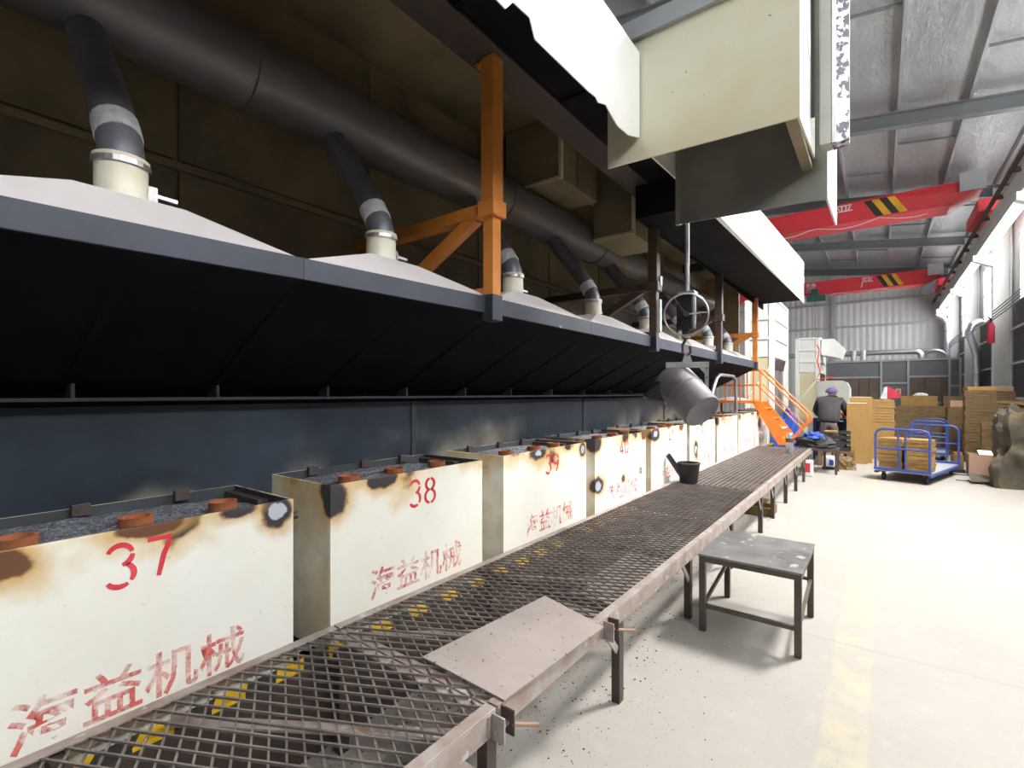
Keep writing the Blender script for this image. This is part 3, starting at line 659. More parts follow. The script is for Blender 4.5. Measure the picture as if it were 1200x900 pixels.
# enclosure rear wall, ceiling, beams
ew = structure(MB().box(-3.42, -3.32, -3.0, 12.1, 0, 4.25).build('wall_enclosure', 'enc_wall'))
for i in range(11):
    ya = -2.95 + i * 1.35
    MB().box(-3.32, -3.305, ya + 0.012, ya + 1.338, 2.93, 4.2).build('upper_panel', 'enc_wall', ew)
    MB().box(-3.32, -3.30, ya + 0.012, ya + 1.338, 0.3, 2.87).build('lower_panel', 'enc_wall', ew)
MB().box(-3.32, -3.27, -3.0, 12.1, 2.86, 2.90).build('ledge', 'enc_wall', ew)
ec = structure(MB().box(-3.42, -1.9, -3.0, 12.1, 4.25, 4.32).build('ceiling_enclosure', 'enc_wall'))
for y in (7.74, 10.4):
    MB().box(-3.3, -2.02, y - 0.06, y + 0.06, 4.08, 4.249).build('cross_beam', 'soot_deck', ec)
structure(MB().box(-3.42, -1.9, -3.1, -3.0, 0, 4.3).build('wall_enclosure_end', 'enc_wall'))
t = thing('eave_beam', 'dark steel beam along the front edge of the enclosure ceiling', 'beam', (-1.95, 4.5, 3.63))
MB().box(-2.07, -1.83, -3.0, 12.1, 3.63, 3.65).box(-1.96, -1.94, -3.0, 12.1, 3.65, 4.23).box(-2.07, -1.83, -3.0, 12.1, 4.23, 4.249).build('beam', 'steel_dark', t)

# canopies hung over the walkway
t = thing('front_canopy', 'white sheet canopy with a torn lower edge above the walkway', 'canopy', (-1.2, 0, 3.1))
pts = []
ya = -3.0
low = [(ya, 3.10), (0.8, 3.10), (1.55, 3.10), (1.60, 3.16), (1.72, 3.17), (1.76, 3.10), (2.25, 3.115), (2.33, 3.125), (2.36, 3.11), (2.45, 3.14), (2.50, 3.12), (2.60, 3.09), (2.75, 3.10), (2.92, 3.155)]
poly = [(-1.2, y, z) for y, z in low] + [(-1.2, 2.92, 3.69), (-1.2, ya, 3.69)]
MB().prism(poly, (-0.006, 0, 0)).build('sheet', 'cream_white', t)
MB().box(-1.935, -1.207, ya, 2.998, 3.66, 3.69).build('deck', 'soot', t)
MB().box(-1.24, -1.207, ya, 2.5, 3.20, 3.24).build('edge_angle', 'soot', t)
for y in (-1.5, 0.2, 1.9): MB().bar((-1.22, y, 3.64), (-1.82, y, 3.64), 0.04, 0.05).build('bearer', 'soot', t)
t = thing('far_canopy', 'white sheet canopy over the far half of the casting line', 'canopy', (-1.2, 8, 3.3))
MB().prism([(-1.24, 3.0, 3.16), (-1.24, 3.6, 3.19), (-1.24, 4.6, 3.22), (-1.2, 4.65, 3.22), (-1.2, 11.3, 3.36), (-1.2, 11.3, 4.18), (-1.2, 4.65, 3.72), (-1.24, 4.6, 3.72), (-1.24, 3.0, 3.72)], (-0.01, 0, 0)).build('sheet', 'cream_white', t)
MB().prism([(-1.255, 3.0, 3.64), (-1.255, 4.65, 3.64), (-1.255, 4.65, 3.30), (-1.255, 11.3, 3.42), (-1.255, 11.3, 3.45), (-1.255, 4.67, 3.33), (-1.255, 4.67, 3.67), (-1.255, 3.0, 3.67)], (-0.69, 0, 0)).build('deck', 'soot', t)
MB().box(-1.95, -1.93, 4.65, 11.3, 3.3, 3.63).build('inner_sheet', 'soot', t)
# cream hood box across the walkway
t = thing('cross_hood', 'large cream sheet hood hanging across the walkway at the top', 'hood', (-0.9, 3.3, 3.03))
MB().prism([(-1.425, 2.935, 3.03), (-0.33, 2.935, 2.995), (-0.33, 2.935, 3.80), (-1.425, 2.935, 3.80)], (0, 0.012, 0)).build('front_sheet', 'cream_front', t)
MB().prism([(-0.33, 2.948, 2.995), (-0.33, 3.69, 3.07), (-0.33, 3.69, 4.6), (-0.33, 2.948, 4.6)], (-0.012, 0, 0)).build('side_sheet', 'cream_white', t)
MB().box(-1.425, -0.343, 2.948, 3.69, 3.79, 3.80).build('top_sheet', 'cream_front', t)
MB().box(-1.44, -0.33, 2.90, 2.933, 3.78, 3.90).build('top_flange', 'purlin', t)
MB().box(-0.40, -0.344, 2.95, 3.69, 3.0, 3.03).build('bottom_lip', 'enc_wall', t)
MB().tube([(-0.322, 3.1, 4.1), (-0.318, 3.12, 3.6), (-0.315, 3.2, 3.45), (-0.32, 3.22, 3.7), (-0.322, 3.24, 4.1)], 0.006, 6).build('cable', 'white', t)
t = thing('drop_hood', 'dark grey sheet hood hanging lower behind the cream hood', 'hood', (-0.75, 4.1, 2.8))
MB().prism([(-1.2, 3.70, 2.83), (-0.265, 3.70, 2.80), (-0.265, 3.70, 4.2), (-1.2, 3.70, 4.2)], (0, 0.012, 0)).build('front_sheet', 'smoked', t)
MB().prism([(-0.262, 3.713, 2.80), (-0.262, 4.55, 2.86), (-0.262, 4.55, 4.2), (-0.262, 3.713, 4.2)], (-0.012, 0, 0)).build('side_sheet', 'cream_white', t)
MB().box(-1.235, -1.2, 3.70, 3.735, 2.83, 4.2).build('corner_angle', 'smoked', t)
t = thing('foil_panel', 'upright insulated panel edge wrapped in silver foil beside the cream hood', 'panel', (-0.22, 3.55, 3.06))
MB().box(-0.29, -0.226, 3.50, 3.62, 3.06, 5.0).build('core', 'cabinet', t, bevel=0.008)
MB().prism([(-0.225, 3.50, 3.06), (-0.142, 3.545, 3.075), (-0.142, 3.62, 3.075), (-0.225, 3.62, 3.06)], (0, 0, 1.94)).build('foil_face', 'foil_wrap', t)
MB().prism([(-0.226, 3.499, 3.06), (-0.205, 3.508, 3.062), (-0.205, 3.506, 3.062), (-0.226, 3.496, 3.06)], (0, 0, 1.94)).build('white_edge', 'white', t)
MB().bar((-0.315, 3.40, 4.3), (-0.315, 3.40, 3.2), 0.02, 0.02).build('hanger_strip', 'black_iron', t)
tag(MB().prism([(-1.36, 3.05, 3.91), (-1.12, 3.05, 3.91), (-1.08, 3.6, 4.0), (-1.42, 3.62, 4.05)], (0, 0, 0.01)).build('plastic_sheet', 'sky_plastic'), 'pale blue plastic sheet lying on top of the canopies', 'sheet')
# hopper boxes under the enclosure ceiling
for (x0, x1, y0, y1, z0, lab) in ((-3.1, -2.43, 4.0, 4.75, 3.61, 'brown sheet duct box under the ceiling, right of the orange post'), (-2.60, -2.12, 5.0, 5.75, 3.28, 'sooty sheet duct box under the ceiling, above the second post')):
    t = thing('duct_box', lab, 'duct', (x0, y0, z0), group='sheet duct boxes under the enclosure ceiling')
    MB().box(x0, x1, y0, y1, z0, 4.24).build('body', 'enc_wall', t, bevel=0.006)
    MB().box(x1 - 0.02, x1 + 0.012, y0 - 0.012, y0 + 0.02, z0, 4.24).build('corner_angle', 'cream', t)
    MB().box(x0, x1 + 0.01, y0 - 0.01, y0, z0, z0 + 0.03).build('bottom_flange', 'cream', t)
    MB().box(x1 + .001, x1 + 0.012, y0 + 0.3, y0 + 0.33, z0, 4.2).build('seam', 'enc_wall', t)

# posts
for k, (y, lab) in enumerate(((2.345, 'orange steel post with bracket arm rising from the hood edge, nearest'), (5.08, 'second steel post on the hood edge, left of the hand wheel'), (7.74, 'third steel post on the hood edge, right of the hand wheel'), (10.42, 'last orange post at the far end of the hood'))):
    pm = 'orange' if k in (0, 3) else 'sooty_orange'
    t = thing('support_post', lab, 'post', (-1.92, y, 2.0), group='posts along the hood edge')
    MB().box(-1.965, -1.885, y - 0.04, y + 0.04, 2.04, 2.72).build('lower_tube', pm, t, bevel=0.005)
    MB().box(-1.975, -1.875, y - 0.05, y + 0.05, 2.72, 3.63).build('upper_tube', pm, t, bevel=0.005)
    MB().box(-1.99, -1.86, y - 0.065, y + 0.065, 2.64, 2.74).build('sleeve', pm, t, bevel=0.006)
    MB().box(-3.30, -1.99, y - 0.045, y + 0.045, 2.655, 2.735).build('arm', pm, t, bevel=0.005)
    MB().bar((-2.05, y, 2.67), (-2.95, y, 2.20), 0.075, 0.07, (0, 1, 0)).build('brace', pm, t, bevel=0.005)
    MB().box(-2.75, -1.965, y - 0.025, y + 0.025, 2.17, 2.21).build('foot_rail', pm, t)
    MB().box(-1.97, -1.88, y - 0.05, y + 0.05, 2.0, 2.16).build('foot_cleat', 'fascia', t, bevel=0.004)
    if k == 1:
        MB().box(-1.87, -1.85, y - 0.02, y + 0.03, 2.2, 2.55).box(-1.87, -1.85, y, y + 0.05, 2.7, 2.8).build('cable_tray', 'foil_tape', t, bevel=0.004)
    MB().bar((-2.0, y, 3.62), (-2.45, y, 4.05), 0.06, 0.06, (0, 1, 0)).build('knee_brace', pm, t)

# ================================================================ WALKWAY
XI, XO, ZW = -1.99, -1.03, 0.49
def clip_seg(x0, y0, sl, ya, yb, xa, xb):
    """line y = y0 + sl*(x-x0) clipped to the rectangle"""
    pa, pb = None, None
    lo, hi = xa, xb
    t0, t1 = x0 + (ya - y0) / sl, x0 + (yb - y0) / sl
    if t0 > t1: t0, t1 = t1, t0
    lo = max(lo, t0); hi = min(hi, t1)
    if hi - lo < 0.01: return None
    return (lo, y0 + sl * (lo - x0)), (hi, y0 + sl * (hi - x0))
def mesh_part(parent, ya, yb, slope, step):
    b = MB(); span = abs(slope) * (XO - XI)
    for sg in (1, -1):
        k = ya - span if sg > 0 else ya
        while k < yb + span:
            s = clip_seg(XI, k, sg * slope, ya, yb, XI + 0.02, XO - 0.02)
            if s:
                dz = 0.0022 * sg
                b.bar((*s[0], ZW - 0.006 + dz), (*s[1], ZW - 0.006 + dz), 0.0068, 0.008)
            k += step
    if slope > 1:                                   # the far section carries lengthwise bars over the mesh
        for k in range(16):
            x = XI + 0.055 + k * (XO - XI - 0.11) / 15
            b.box(x - 0.007, x + 0.007, ya, yb, ZW - 0.004, ZW + 0.003)
    o = b.build('expanded_mesh', 'mesh', parent); o['kind'] = 'stuff'
def walkway(ya, yb, legs, label, slope, step, braces=()):
    t = thing('walkway_section', label, 'walkway', ((XI + XO) / 2, (ya + yb) / 2, 0), group='steel mesh walkway sections')
    for x, nm in ((XO, 1), (XI, -1)):
        if nm == 1: b = MB().box(x - 0.045, x, ya, yb, ZW - 0.006, ZW + 0.002).box(x - 0.006, x, ya, yb, ZW - 0.085, ZW - 0.006)
        else: b = MB().box(x, x + 0.045, ya, yb, ZW - 0.006, ZW + 0.002).box(x, x + 0.006, ya, yb, ZW - 0.05, ZW - 0.006)
        b.build('side_rail', 'rail', t, bevel=0.0015)
    for y in (ya, yb - 0.04):
        MB().box(XI + 0.046, XO - 0.046, y, y + 0.04, ZW - 0.018, ZW - 0.012).build('end_rail', 'rail', t)
    n = max(1, int((yb - ya) / 0.75))
    for i in range(1, n):
        y = ya + (yb - ya) * i / n
        MB().box(XI + 0.008, XO - 0.008, y - 0.02, y + 0.02, ZW - 0.055, ZW - 0.016).build('cross_bearer', 'steel_dark', t)
    for y in legs:
        MB().box(XO - 0.045, XO - 0.002, y - 0.004, y + 0.002, 0, ZW - 0.01).box(XO - 0.010, XO - 0.002, y + .002, y + 0.045, 0, ZW - 0.01).build('leg', 'steel_dark', t)
        MB().box(XI + 0.10, XI + 0.15, y - 0.02, y + 0.03, 0, ZW - 0.056).build('leg', 'steel_dark', t)
        MB().bar((XO - 0.012, y - 0.17, ZW - 0.05), (XO - 0.012, y - 0.01, ZW - 0.22), 0.035, 0.008, (1, 0, 0)).build('leg_brace', 'rail', t)
    for (a, b_) in braces:
        MB().bar((XI + 0.06, a, ZW - 0.055), (XO - 0.06, b_, ZW - 0.075), 0.05, 0.008).build('flat_brace', 'rail', t)
    mesh_part(t, ya + 0.005, yb - 0.005, slope, step)
    return t
walkway(-0.6, 1.275, (0.2, 1.235), 'steel mesh walkway section in the foreground, below box 37', 0.52, 0.055, ((0.62, 1.2), (0.0, 0.9)))
walkway(1.285, 4.24, (2.26, 3.40), 'steel mesh walkway section partly covered by the loose plate', 0.52, 0.055, ((1.35, 2.1), (2.25, 2.9), (3.2, 4.1)))
walkway(4.25, 5.80, (4.6,), 'steel mesh walkway section between the stool and the spouted pot', 0.52, 0.055, ())
walkway(5.81, 10.9, (5.97, 6.75, 7.80, 8.85, 9.86, 10.75), 'far steel mesh walkway section with lengthwise ribs, ending at the stair', 1.9, 0.10, ())
# connector plates at the section joint
for (y, lab) in ((1.28, 'bolted joint bracket with a pin under the loose plate corner, nearer'), (2.10, 'bolted joint bracket with a pin beside the walkway leg, farther')):
    t = thing('joint_bracket', lab, 'bracket', (XO, y, 0.4), group='joint brackets on the walkway rail')
    for dy in (-0.03, 0.022):
        MB().box(XO + 0.001, XO + 0.055, y + dy, y + dy + 0.008, ZW - 0.09, ZW - 0.004).build('lug', 'rail' if dy < 0 else 'steel_dark', t, bevel=0.0015)
    MB().tube([(XO + 0.03, y - 0.045, ZW - 0.05), (XO + 0.03, y + 0.04, ZW - 0.05)], 0.008, 8).build('bolt', 'bright_steel', t, smooth=True)
    MB().tube([(XO + 0.045, y + 0.025, ZW - 0.052), (XO + 0.11, y + 0.09, ZW - 0.062)], 0.007, 8).build('pin', 'carton_pink', t, smooth=True)
    MB().box(XO - 0.03, XO + 0.004, y - 0.05, y - 0.035, ZW - 0.08, ZW - 0.008).build('gusset', 'rail', t)
# loose plate
t = MB().prism([(-1.455, 1.335, ZW + 0.0035), (-1.025, 1.315, ZW + 0.0035), (-0.99, 2.0, ZW + 0.0035), (-1.385, 2.12, ZW + 0.0035)], (0, 0, 0.006)).build('steel_plate', 'plate', origin=(-1.2, 1.7, ZW))
tag(t, 'loose spatter-marked steel plate lying on the mesh walkway', 'plate')
# stool
t = thing('steel_stool', 'square steel work stool with scuffed grey top beside the walkway', 'stool', (-0.65, 3.62, 0))
SX0, SX1, SY0, SY1 = -0.945, -0.355, 3.27, 3.97
MB().box(SX0, SX1, SY0, SY1, 0.488, 0.503).build('top', 'stool_top', t, bevel=0.003)
for (a, b_) in (((SX0 + .005, SY0 + .005), (SX1 - .005, SY0 + .04)), ((SX0 + .005, SY1 - .04), (SX1 - .005, SY1 - .005)), ((SX0 + .005, SY0 + .041), (SX0 + .04, SY1 - .041)), ((SX1 - .04, SY0 + .041), (SX1 - .005, SY1 - .041))):
    MB().box(a[0], b_[0], a[1], b_[1], 0.455, 0.487).build('apron', 'stool_leg', t)
for x in (SX0 + .005, SX1 - .043):
    for y in (SY0 + .005, SY1 - .043): MB().box(x, x + 0.038, y, y + 0.038, 0, 0.454).build('leg', 'stool_leg', t, bevel=0.002)
MB().bar((SX0 + .043, SY0 + .024, 0.165), (SX1 - .043, SY0 + .024, 0.165), 0.024, 0.024).build('stretcher', 'stool_leg', t)
MB().bar((SX0 + .043, SY1 - .024, 0.26), (SX1 - .043, SY1 - .024, 0.26), 0.02, 0.02).build('stretcher', 'stool_leg', t)
MB().bar((SX0 + .024, SY0 + .043, 0.165), (SX0 + .024, SY1 - .043, 0.26), 0.02, 0.02).build('stretcher', 'stool_leg', t)
MB().bar((SX1 - .024, SY0 + .043, 0.165), (SX1 - .024, SY1 - .043, 0.26), 0.02, 0.02).build('stretcher', 'stool_leg', t)

# spouted pot on the walkway
px, py = -1.80, 5.86
t = thing('spouted_pot', 'small black iron pot with a slanted spout on the mesh walkway', 'pot', (px, py, ZW + .003))
MB().lathe([(0, 0), (0.095, 0), (0.10, 0.005), (0.125, 0.215), (0.131, 0.22), (0.131, 0.232), (0.116, 0.232), (0.09, 0.02), (0, 0.02)], (px, py, ZW + .003), 28).build('body', 'black_iron', t, smooth=True)
b = MB(); d = Vector((-0.80, -0.60, 0)); sd = Vector((-d.y, d.x, 0)); o = Vector((px, py, ZW + .003)) + d * 0.095
w0, w1 = 0.055, 0.028
b.prism([o + sd * w0 + Vector((0, 0, .06)), o - sd * w0 + Vector((0, 0, .06)), o - sd * w1 + d * 0.17 + Vector((0, 0, .31)), o + sd * w1 + d * 0.17 + Vector((0, 0, .31))], d * 0.0 + Vector((0.030, 0.022, 0.04)))
b.build('spout', 'black_iron', t, bevel=0.006)
MB().tube([(px + 0.128 * math.cos(a), py + 0.128 * math.sin(a), ZW + 0.238) for a in (2 * math.pi * i / 28 for i in range(28))], 0.006, 6, closed=True).build('rim', 'steel_dark', t, smooth=True)

# metal flask at the far end of the walkway
t = thing('metal_flask', 'shiny metal flask with a yellow cap at the far end of the walkway', 'flask', (-1.25, 9.75, ZW + .003))
MB().lathe([(0, 0), (0.055, 0), (0.06, 0.01), (0.06, 0.26), (0.05, 0.28), (0.05, 0.30), (0, 0.30)], (-1.25, 9.75, ZW + .003), 20).build('body', 'bright_steel', t, smooth=True)
MB().lathe([(0.062, 0.20), (0.064, 0.24), (0.062, 0.27)], (-1.25, 9.75, ZW + .003), 20).build('band', 'steel_dark', t, smooth=True)
MB().lathe([(0.052, 0.30), (0.052, 0.345), (0.04, 0.36), (0, 0.36)], (-1.25, 9.75, ZW + .003), 16).build('cap', 'bright_steel', t, smooth=True)
MB().box(-1.36, -1.30, 9.73, 9.78, ZW + 0.22, ZW + 0.30).build('handle', 'yellow', t, bevel=0.01)
# grit on and below the walkway
rg = random.Random(3); b = MB(); base = [(0, 0, 1), (0.94, 0, -.33), (-.47, .82, -.33), (-.47, -.82, -.33)]
def peb(x, y, z, s):
    a = rg.uniform(0, 6.28); c_, s_ = math.cos(a), math.sin(a)
    b.add([(x + s * (q[0] * c_ - q[1] * s_), y + s * (q[0] * s_ + q[1] * c_), z + s * (q[2] * 0.6 + 0.2)) for q in base], [(0, 1, 2), (0, 2, 3), (0, 3, 1), (1, 3, 2)])
for i in range(3600):
    x = -1.88 + abs(rg.gauss(0, 0.40)) if i % 5 else -1.1 + rg.gauss(0.1, 0.25)
    if x < -1.88 or x > 0.6: continue
    y = 0.2 + rg.random() ** 1.5 * 7.0
    peb(x, y, 0.002, rg.choice((.002, .003, .003, .004, .006)) * (1.25 if x < -1.0 else 0.8))
o = b.build('floor_grit', 'grit'); o['kind'] = 'stuff'; tag(o, 'dark foundry grit scattered on the floor along the walkway', 'grit')

# ================================================================ LADLE AND HOIST
lx, ly = -1.21, 3.9
t = thing('ladle_hoist', 'steel hoist rod with black gear case and thin hand wheel above the ladle', 'hoist', (lx, ly, 2.0))
MB().tube([(lx, ly, 4.2), (lx, ly, 2.335)], 0.018, 12).build('rod', 'bright_steel', t, smooth=True)
MB().box(lx - 0.07, lx + 0.06, ly - 0.05, ly + 0.05, 2.05, 2.33).build('gear_case', 'black_iron', t, bevel=0.012)
MB().box(lx - 0.06, lx + 0.07, ly - 0.055, ly + 0.055, 2.332, 2.35).build('cap_plate', 'bright_steel', t, bevel=0.003)
MB().bar((lx - 0.05, ly - 0.04, 2.35), (lx - 0.075, ly - 0.045, 2.39), 0.012, 0.012).build('latch', 'steel_dark', t)
MB().tube([(lx + 0.072, ly - 0.05, 2.34), (lx + 0.077, ly - 0.05, 2.25), (lx + 0.075, ly - 0.05, 2.08)], 0.006, 6).build('side_guard', 'bright_steel', t)
wc = Vector((lx + 0.02, ly - 0.09, 2.16)); ring = []
wn_ = Vector((0.35, -0.93, 0)).normalized(); wu = Vector((-wn_.y, wn_.x, 0)); 
for i in range(40):
    a = 2 * math.pi * i / 40; ring.append(wc + wu * 0.162 * math.cos(a) + Vector((0, 0, 0.162 * math.sin(a))))
hw = MB().tube(ring, 0.0075, 8, closed=True).build('hand_wheel', 'bright_steel', t, smooth=True)
for a in (5, 125, 245):
    MB().tube([wc, wc + wu * 0.158 * math.cos(R(a)) + Vector((0, 0, 0.158 * math.sin(R(a))))], 0.006, 6).build('spoke', 'bright_steel' if a == 5 else 'black_iron', hw)
MB().tube([wc - wn_ * 0.04, wc + wn_ * 0.02], 0.022, 10).build('hub', 'black_iron', hw)
MB().tube([(lx - 0.01, ly, 2.06), (lx - 0.01, ly, 1.98)], 0.03, 12).build('swivel', 'black_iron', t, smooth=True)
MB().lathe([(0.034, 0), (0.034, 0.02)], (lx - 0.01, ly, 1.985), 12).build('swivel_ring', 'bright_steel', t)
MB().tube([(lx - 0.01, ly, 1.98), (lx - 0.035, ly, 1.93), (lx - 0.03, ly, 1.87), (lx, ly, 1.85), (lx + 0.03, ly, 1.87), (lx + 0.025, ly, 1.92)], 0.012, 8).build('hook', 'steel_dark', t, smooth=True)
# the ladle: bail frame in the plane facing the camera, pot tipped to the left
t = thing('pouring_ladle', 'tipped grey iron pouring ladle hanging in a square steel bail', 'ladle', (lx, ly, 1.2))
u = Vector((0.93, 0.36, 0)).normalized()          # across the bail
nrm = Vector((0.36, -0.93, 0)).normalized()       # out of the bail plane, towards the aisle
C = Vector((lx, ly, 1.55)) + u * 0.0
def Q(a, z, n_=0.0): return C + u * a + Vector((0, 0, z - 1.55)) + nrm * n_
BW, BT = 0.145, 1.775
MB().bar(Q(-BW - .016, BT), Q(BW + .016, BT), 0.045, 0.028, nrm).build('bail_top', 'bright_steel', t, bevel=0.003)
for sgn, zb_ in ((-1, 1.40), (1, 1.50)):
    MB().bar(Q(sgn * BW, BT - 0.015), Q(sgn * BW, zb_), 0.028, 0.016, nrm).build('bail_arm', 'bright_steel', t, bevel=0.002)
    MB().prism([Q(sgn * (BW - .015), BT - 0.014, -.006), Q(sgn * (BW - .06), BT - 0.014, -.006), Q(sgn * (BW - .015), BT - 0.07, -.006)], nrm * 0.012).build('bail_gusset', 'bright_steel', t)
    for dz in (0.03, 0.10, 0.26):
        MB().tube([Q(sgn * BW, BT - dz, 0.006), Q(sgn * BW, BT - dz, 0.016)], 0.007, 8).build('bolt', 'steel_dark', t)
MB().prism([Q(-.04, BT + .016, -.01), Q(.04, BT + .016, -.01), Q(.016, BT + .095, -.01), Q(-.016, BT + .095, -.01)], nrm * 0.02).build('bail_eye', 'bright_steel', t, bevel=0.003)
ax = (u * 0.52 + Vector((0, 0, -0.60)) + nrm * 0.58).normalized()   # from mouth towards the base
mid = Q(-0.005, 1.535)
e1 = ax.cross(Vector((0, 0, 1))).normalized(); e2 = ax.cross(e1).normalized()
rot = Matrix((e1, e2, ax)).transposed()
LB = MB().lathe([(0.150, -0.20), (0.158, -0.21), (0.166, -0.20), (0.160, 0.0), (0.148, 0.195), (0.140, 0.205), (0.128, 0.198), (0.0, 0.198)], mid, 36, rot)
LB.lathe([(0.150, -0.20), (0.132, 0.175), (0, 0.175)], mid, 36, rot)
LB.build('vessel', 'iron', t, smooth=True)
MB().lathe([(0.162, -0.02), (0.166, -0.01), (0.162, 0.0)], mid, 36, rot).build('weld_band', 'iron', t, smooth=True)
sp = (-u * 0.95 - Vector((0, 0, 0.25))); sp = (sp - ax * sp.dot(ax)).normalized(); st = ax.cross(sp).normalized()
m0 = mid - ax * 0.195
hb = bmesh.new()
for a in range(-75, 76, 15):
    d_ = sp * math.cos(R(a)) + st * math.sin(R(a))
    hb.verts.new(m0 + d_ * 0.150); hb.verts.new(m0 + d_ * 0.160 + ax * 0.05)
for q in (m0 + sp * 0.27 + st * 0.025, m0 + sp * 0.27 - st * 0.025, m0 + sp * 0.255 + st * 0.02 + ax * 0.035, m0 + sp * 0.255 - st * 0.02 + ax * 0.035, mid - ax * 0.05 + sp * 0.158): hb.verts.new(q)
bmesh.ops.convex_hull(hb, input=hb.verts)
hb.verts.index_update(); hv = [tuple(v.co) for v in hb.verts]; hf = [tuple(v.index for v in f.verts) for f in hb.faces]; hb.free()
MB().add(hv, hf).build('spout', 'black_iron', t)
for sgn in (-1, 1):
    MB().tube([mid + u * sgn * 0.09, Q(sgn * (BW + 0.018), 1.535 if sgn > 0 else 1.43)], 0.014, 10).build('trunnion', 'bright_steel', t, smooth=True)

# ================================================================ FAR LEFT: TOWERS, STAIR, RAILS
def tower(x0, x1, y0, y1, zt, zleg, label):
    t = thing('filter_tower', label, 'tower', ((x0 + x1) / 2, (y0 + y1) / 2, 0), group='cream filter towers')
    for x in (x0, x1 - 0.12):
        for y in (y0, y1 - 0.12): MB().box(x, x + 0.12, y, y + 0.12, 0, zt).build('leg', 'cream_white', t, bevel=0.005)
    h = (zt - zleg) / 3
    for k in range(3):
        za, zb_ = zleg + k * h + 0.03, zleg + (k + 1) * h - 0.03
        MB().box(x0 + 0.13, x1 - 0.13, y0 + 0.03, y0 + 0.05, za, zb_).build('front_panel', 'cream_white', t)
        MB().box(x1 - 0.05, x1 - 0.03, y0 + 0.13, y1 - 0.13, za, zb_).build('side_panel', 'cream_white', t)
        MB().box(x0 + 0.121, x1 - 0.121, y0 - 0.01, y0 + 0.05, zb_ + .001, zb_ + 0.06).build('front_rail', 'cream_white', t)
        MB().box(x1 - 0.05, x1 + 0.01, y0 + 0.121, y1 - 0.121, zb_ + .001, zb_ + 0.06).build('side_rail', 'cream_white', t)
    for k in range(3):
        ya = y0 + 0.25 + k * 0.45
        MB().bar((x1 + 0.002, ya, zleg - 0.3), (x1 + 0.002, ya + 0.35, zleg - 0.02), 0.012, 0.10, (1, 0, 0)).build('louvre', 'steel_dark', t)
    MB().box(x0 + 0.12, x1 - 0.12, y0 + 0.03, y0 + 0.05, 0.4, zleg).build('lower_panel', 'cream', t)
    MB().bar((x0 + 0.12, y0 - 0.02, zleg - 0.95), (x1 - 0.06, y0 - 0.02, zleg - 0.2), 0.03, 0.10, (0, 1, 0)).build('diagonal', 'cream_white', t)
    return t
tower(-2.78, -2.10, 13.7, 16.1, 3.95, 2.45, 'tall cream sheet tower on legs behind the orange stair, the nearer one')
tw = tower(-2.35, -1.62, 19.6, 22.2, 3.45, 2.25, 'cream sheet tower with a side chute farther back, the smaller one')
MB().prism([(-1.62, 20.2, 3.45), (-1.25, 20.2, 3.45), (-0.95, 20.2, 3.1), (-1.05, 20.2, 2.75), (-1.35, 20.2, 2.85), (-1.62, 20.2, 2.9)], (0, 1.2, 0)).build('chute', 'cream_white', tw, bevel=0.01)
t = thing('grey_cabinet', 'grey green machine cabinet with rounded corner behind the worker', 'cabinet', (-0.95, 17.3, 0))
MB().prism([(-1.5, 17, 0), (-0.68, 17, 0), (-0.68, 17, 1.75), (-0.74, 17, 1.87), (-0.84, 17, 1.92), (-1.5, 17, 1.92)], (0, 0.8, 0)).build('body', 'cabinet', t, bevel=0.01)
MB().box(-1.45, -1.08, 16.98, 16.998, 0.3, 1.82).build('door', 'cabinet', t, bevel=0.004)
MB().box(-1.04, -0.78, 16.98, 16.998, 0.3, 1.82).build('door', 'cabinet', t, bevel=0.004)
MB().box(-0.679, -0.66, 17.05, 17.7, 0.2, 1.7).build('edge_trim', 'cream_white', t)
t = MB().tube([(-1.48, 17.2, 3.0), (-1.42, 17.1, 2.85), (-1.46, 17.0, 2.5), (-1.38, 16.95, 2.2), (-1.48, 16.9, 1.95), (-1.2, 16.93, 2.02), (-1.05, 16.96, 2.0)], 0.02, 8).build('red_hose', 'hose_red', smooth=True)
tag(t, 'thin red air hose looped above the grey cabinet', 'hose')

# orange stair platform over the far boxes
t = thing('stair_platform', 'orange steel stair and railed platform at the far end of the walkway', 'stairs', (-2.1, 11.6, 0.5))
YA, YC = 11.2, 11.95
PXa, PXb, PZ = -2.95, -2.08, 1.40
MB().box(PXa, PXb, YA, YC, PZ - 0.06, PZ).build('platform', 'stair_orange', t, bevel=0.004)
for x in (PXa + .02, PXb - 0.06):
    for y in (YC - 0.05,): MB().box(x, x + 0.04, y, y + 0.04, 0.27, PZ - 0.06).build('platform_leg', 'stair_orange', t)
sx0, sz0, sx1, sz1 = -2.08, 1.37, -1.48, 0.50
for y in (YA, YC - 0.02):
    MB().prism([(sx0 - .05, y, sz0), (sx0 + .12, y, sz0), (sx1 + 0.12, y, sz1 + .06), (sx1 + .02, y, sz1), (sx1 - 0.16, y, sz1)], (0, 0.02, 0)).build('stringer', 'stair_orange', t)
for k in range(4):
    f = (k + 0.6) / 4.2; x = sx0 + f * (sx1 - sx0); z = sz0 + f * (sz1 - sz0)
    MB().box(x - 0.07, x + 0.13, YA + 0.021, YC - 0.021, z - 0.02, z).build('tread', 'collar' if k > 1 else 'stair_orange', t)
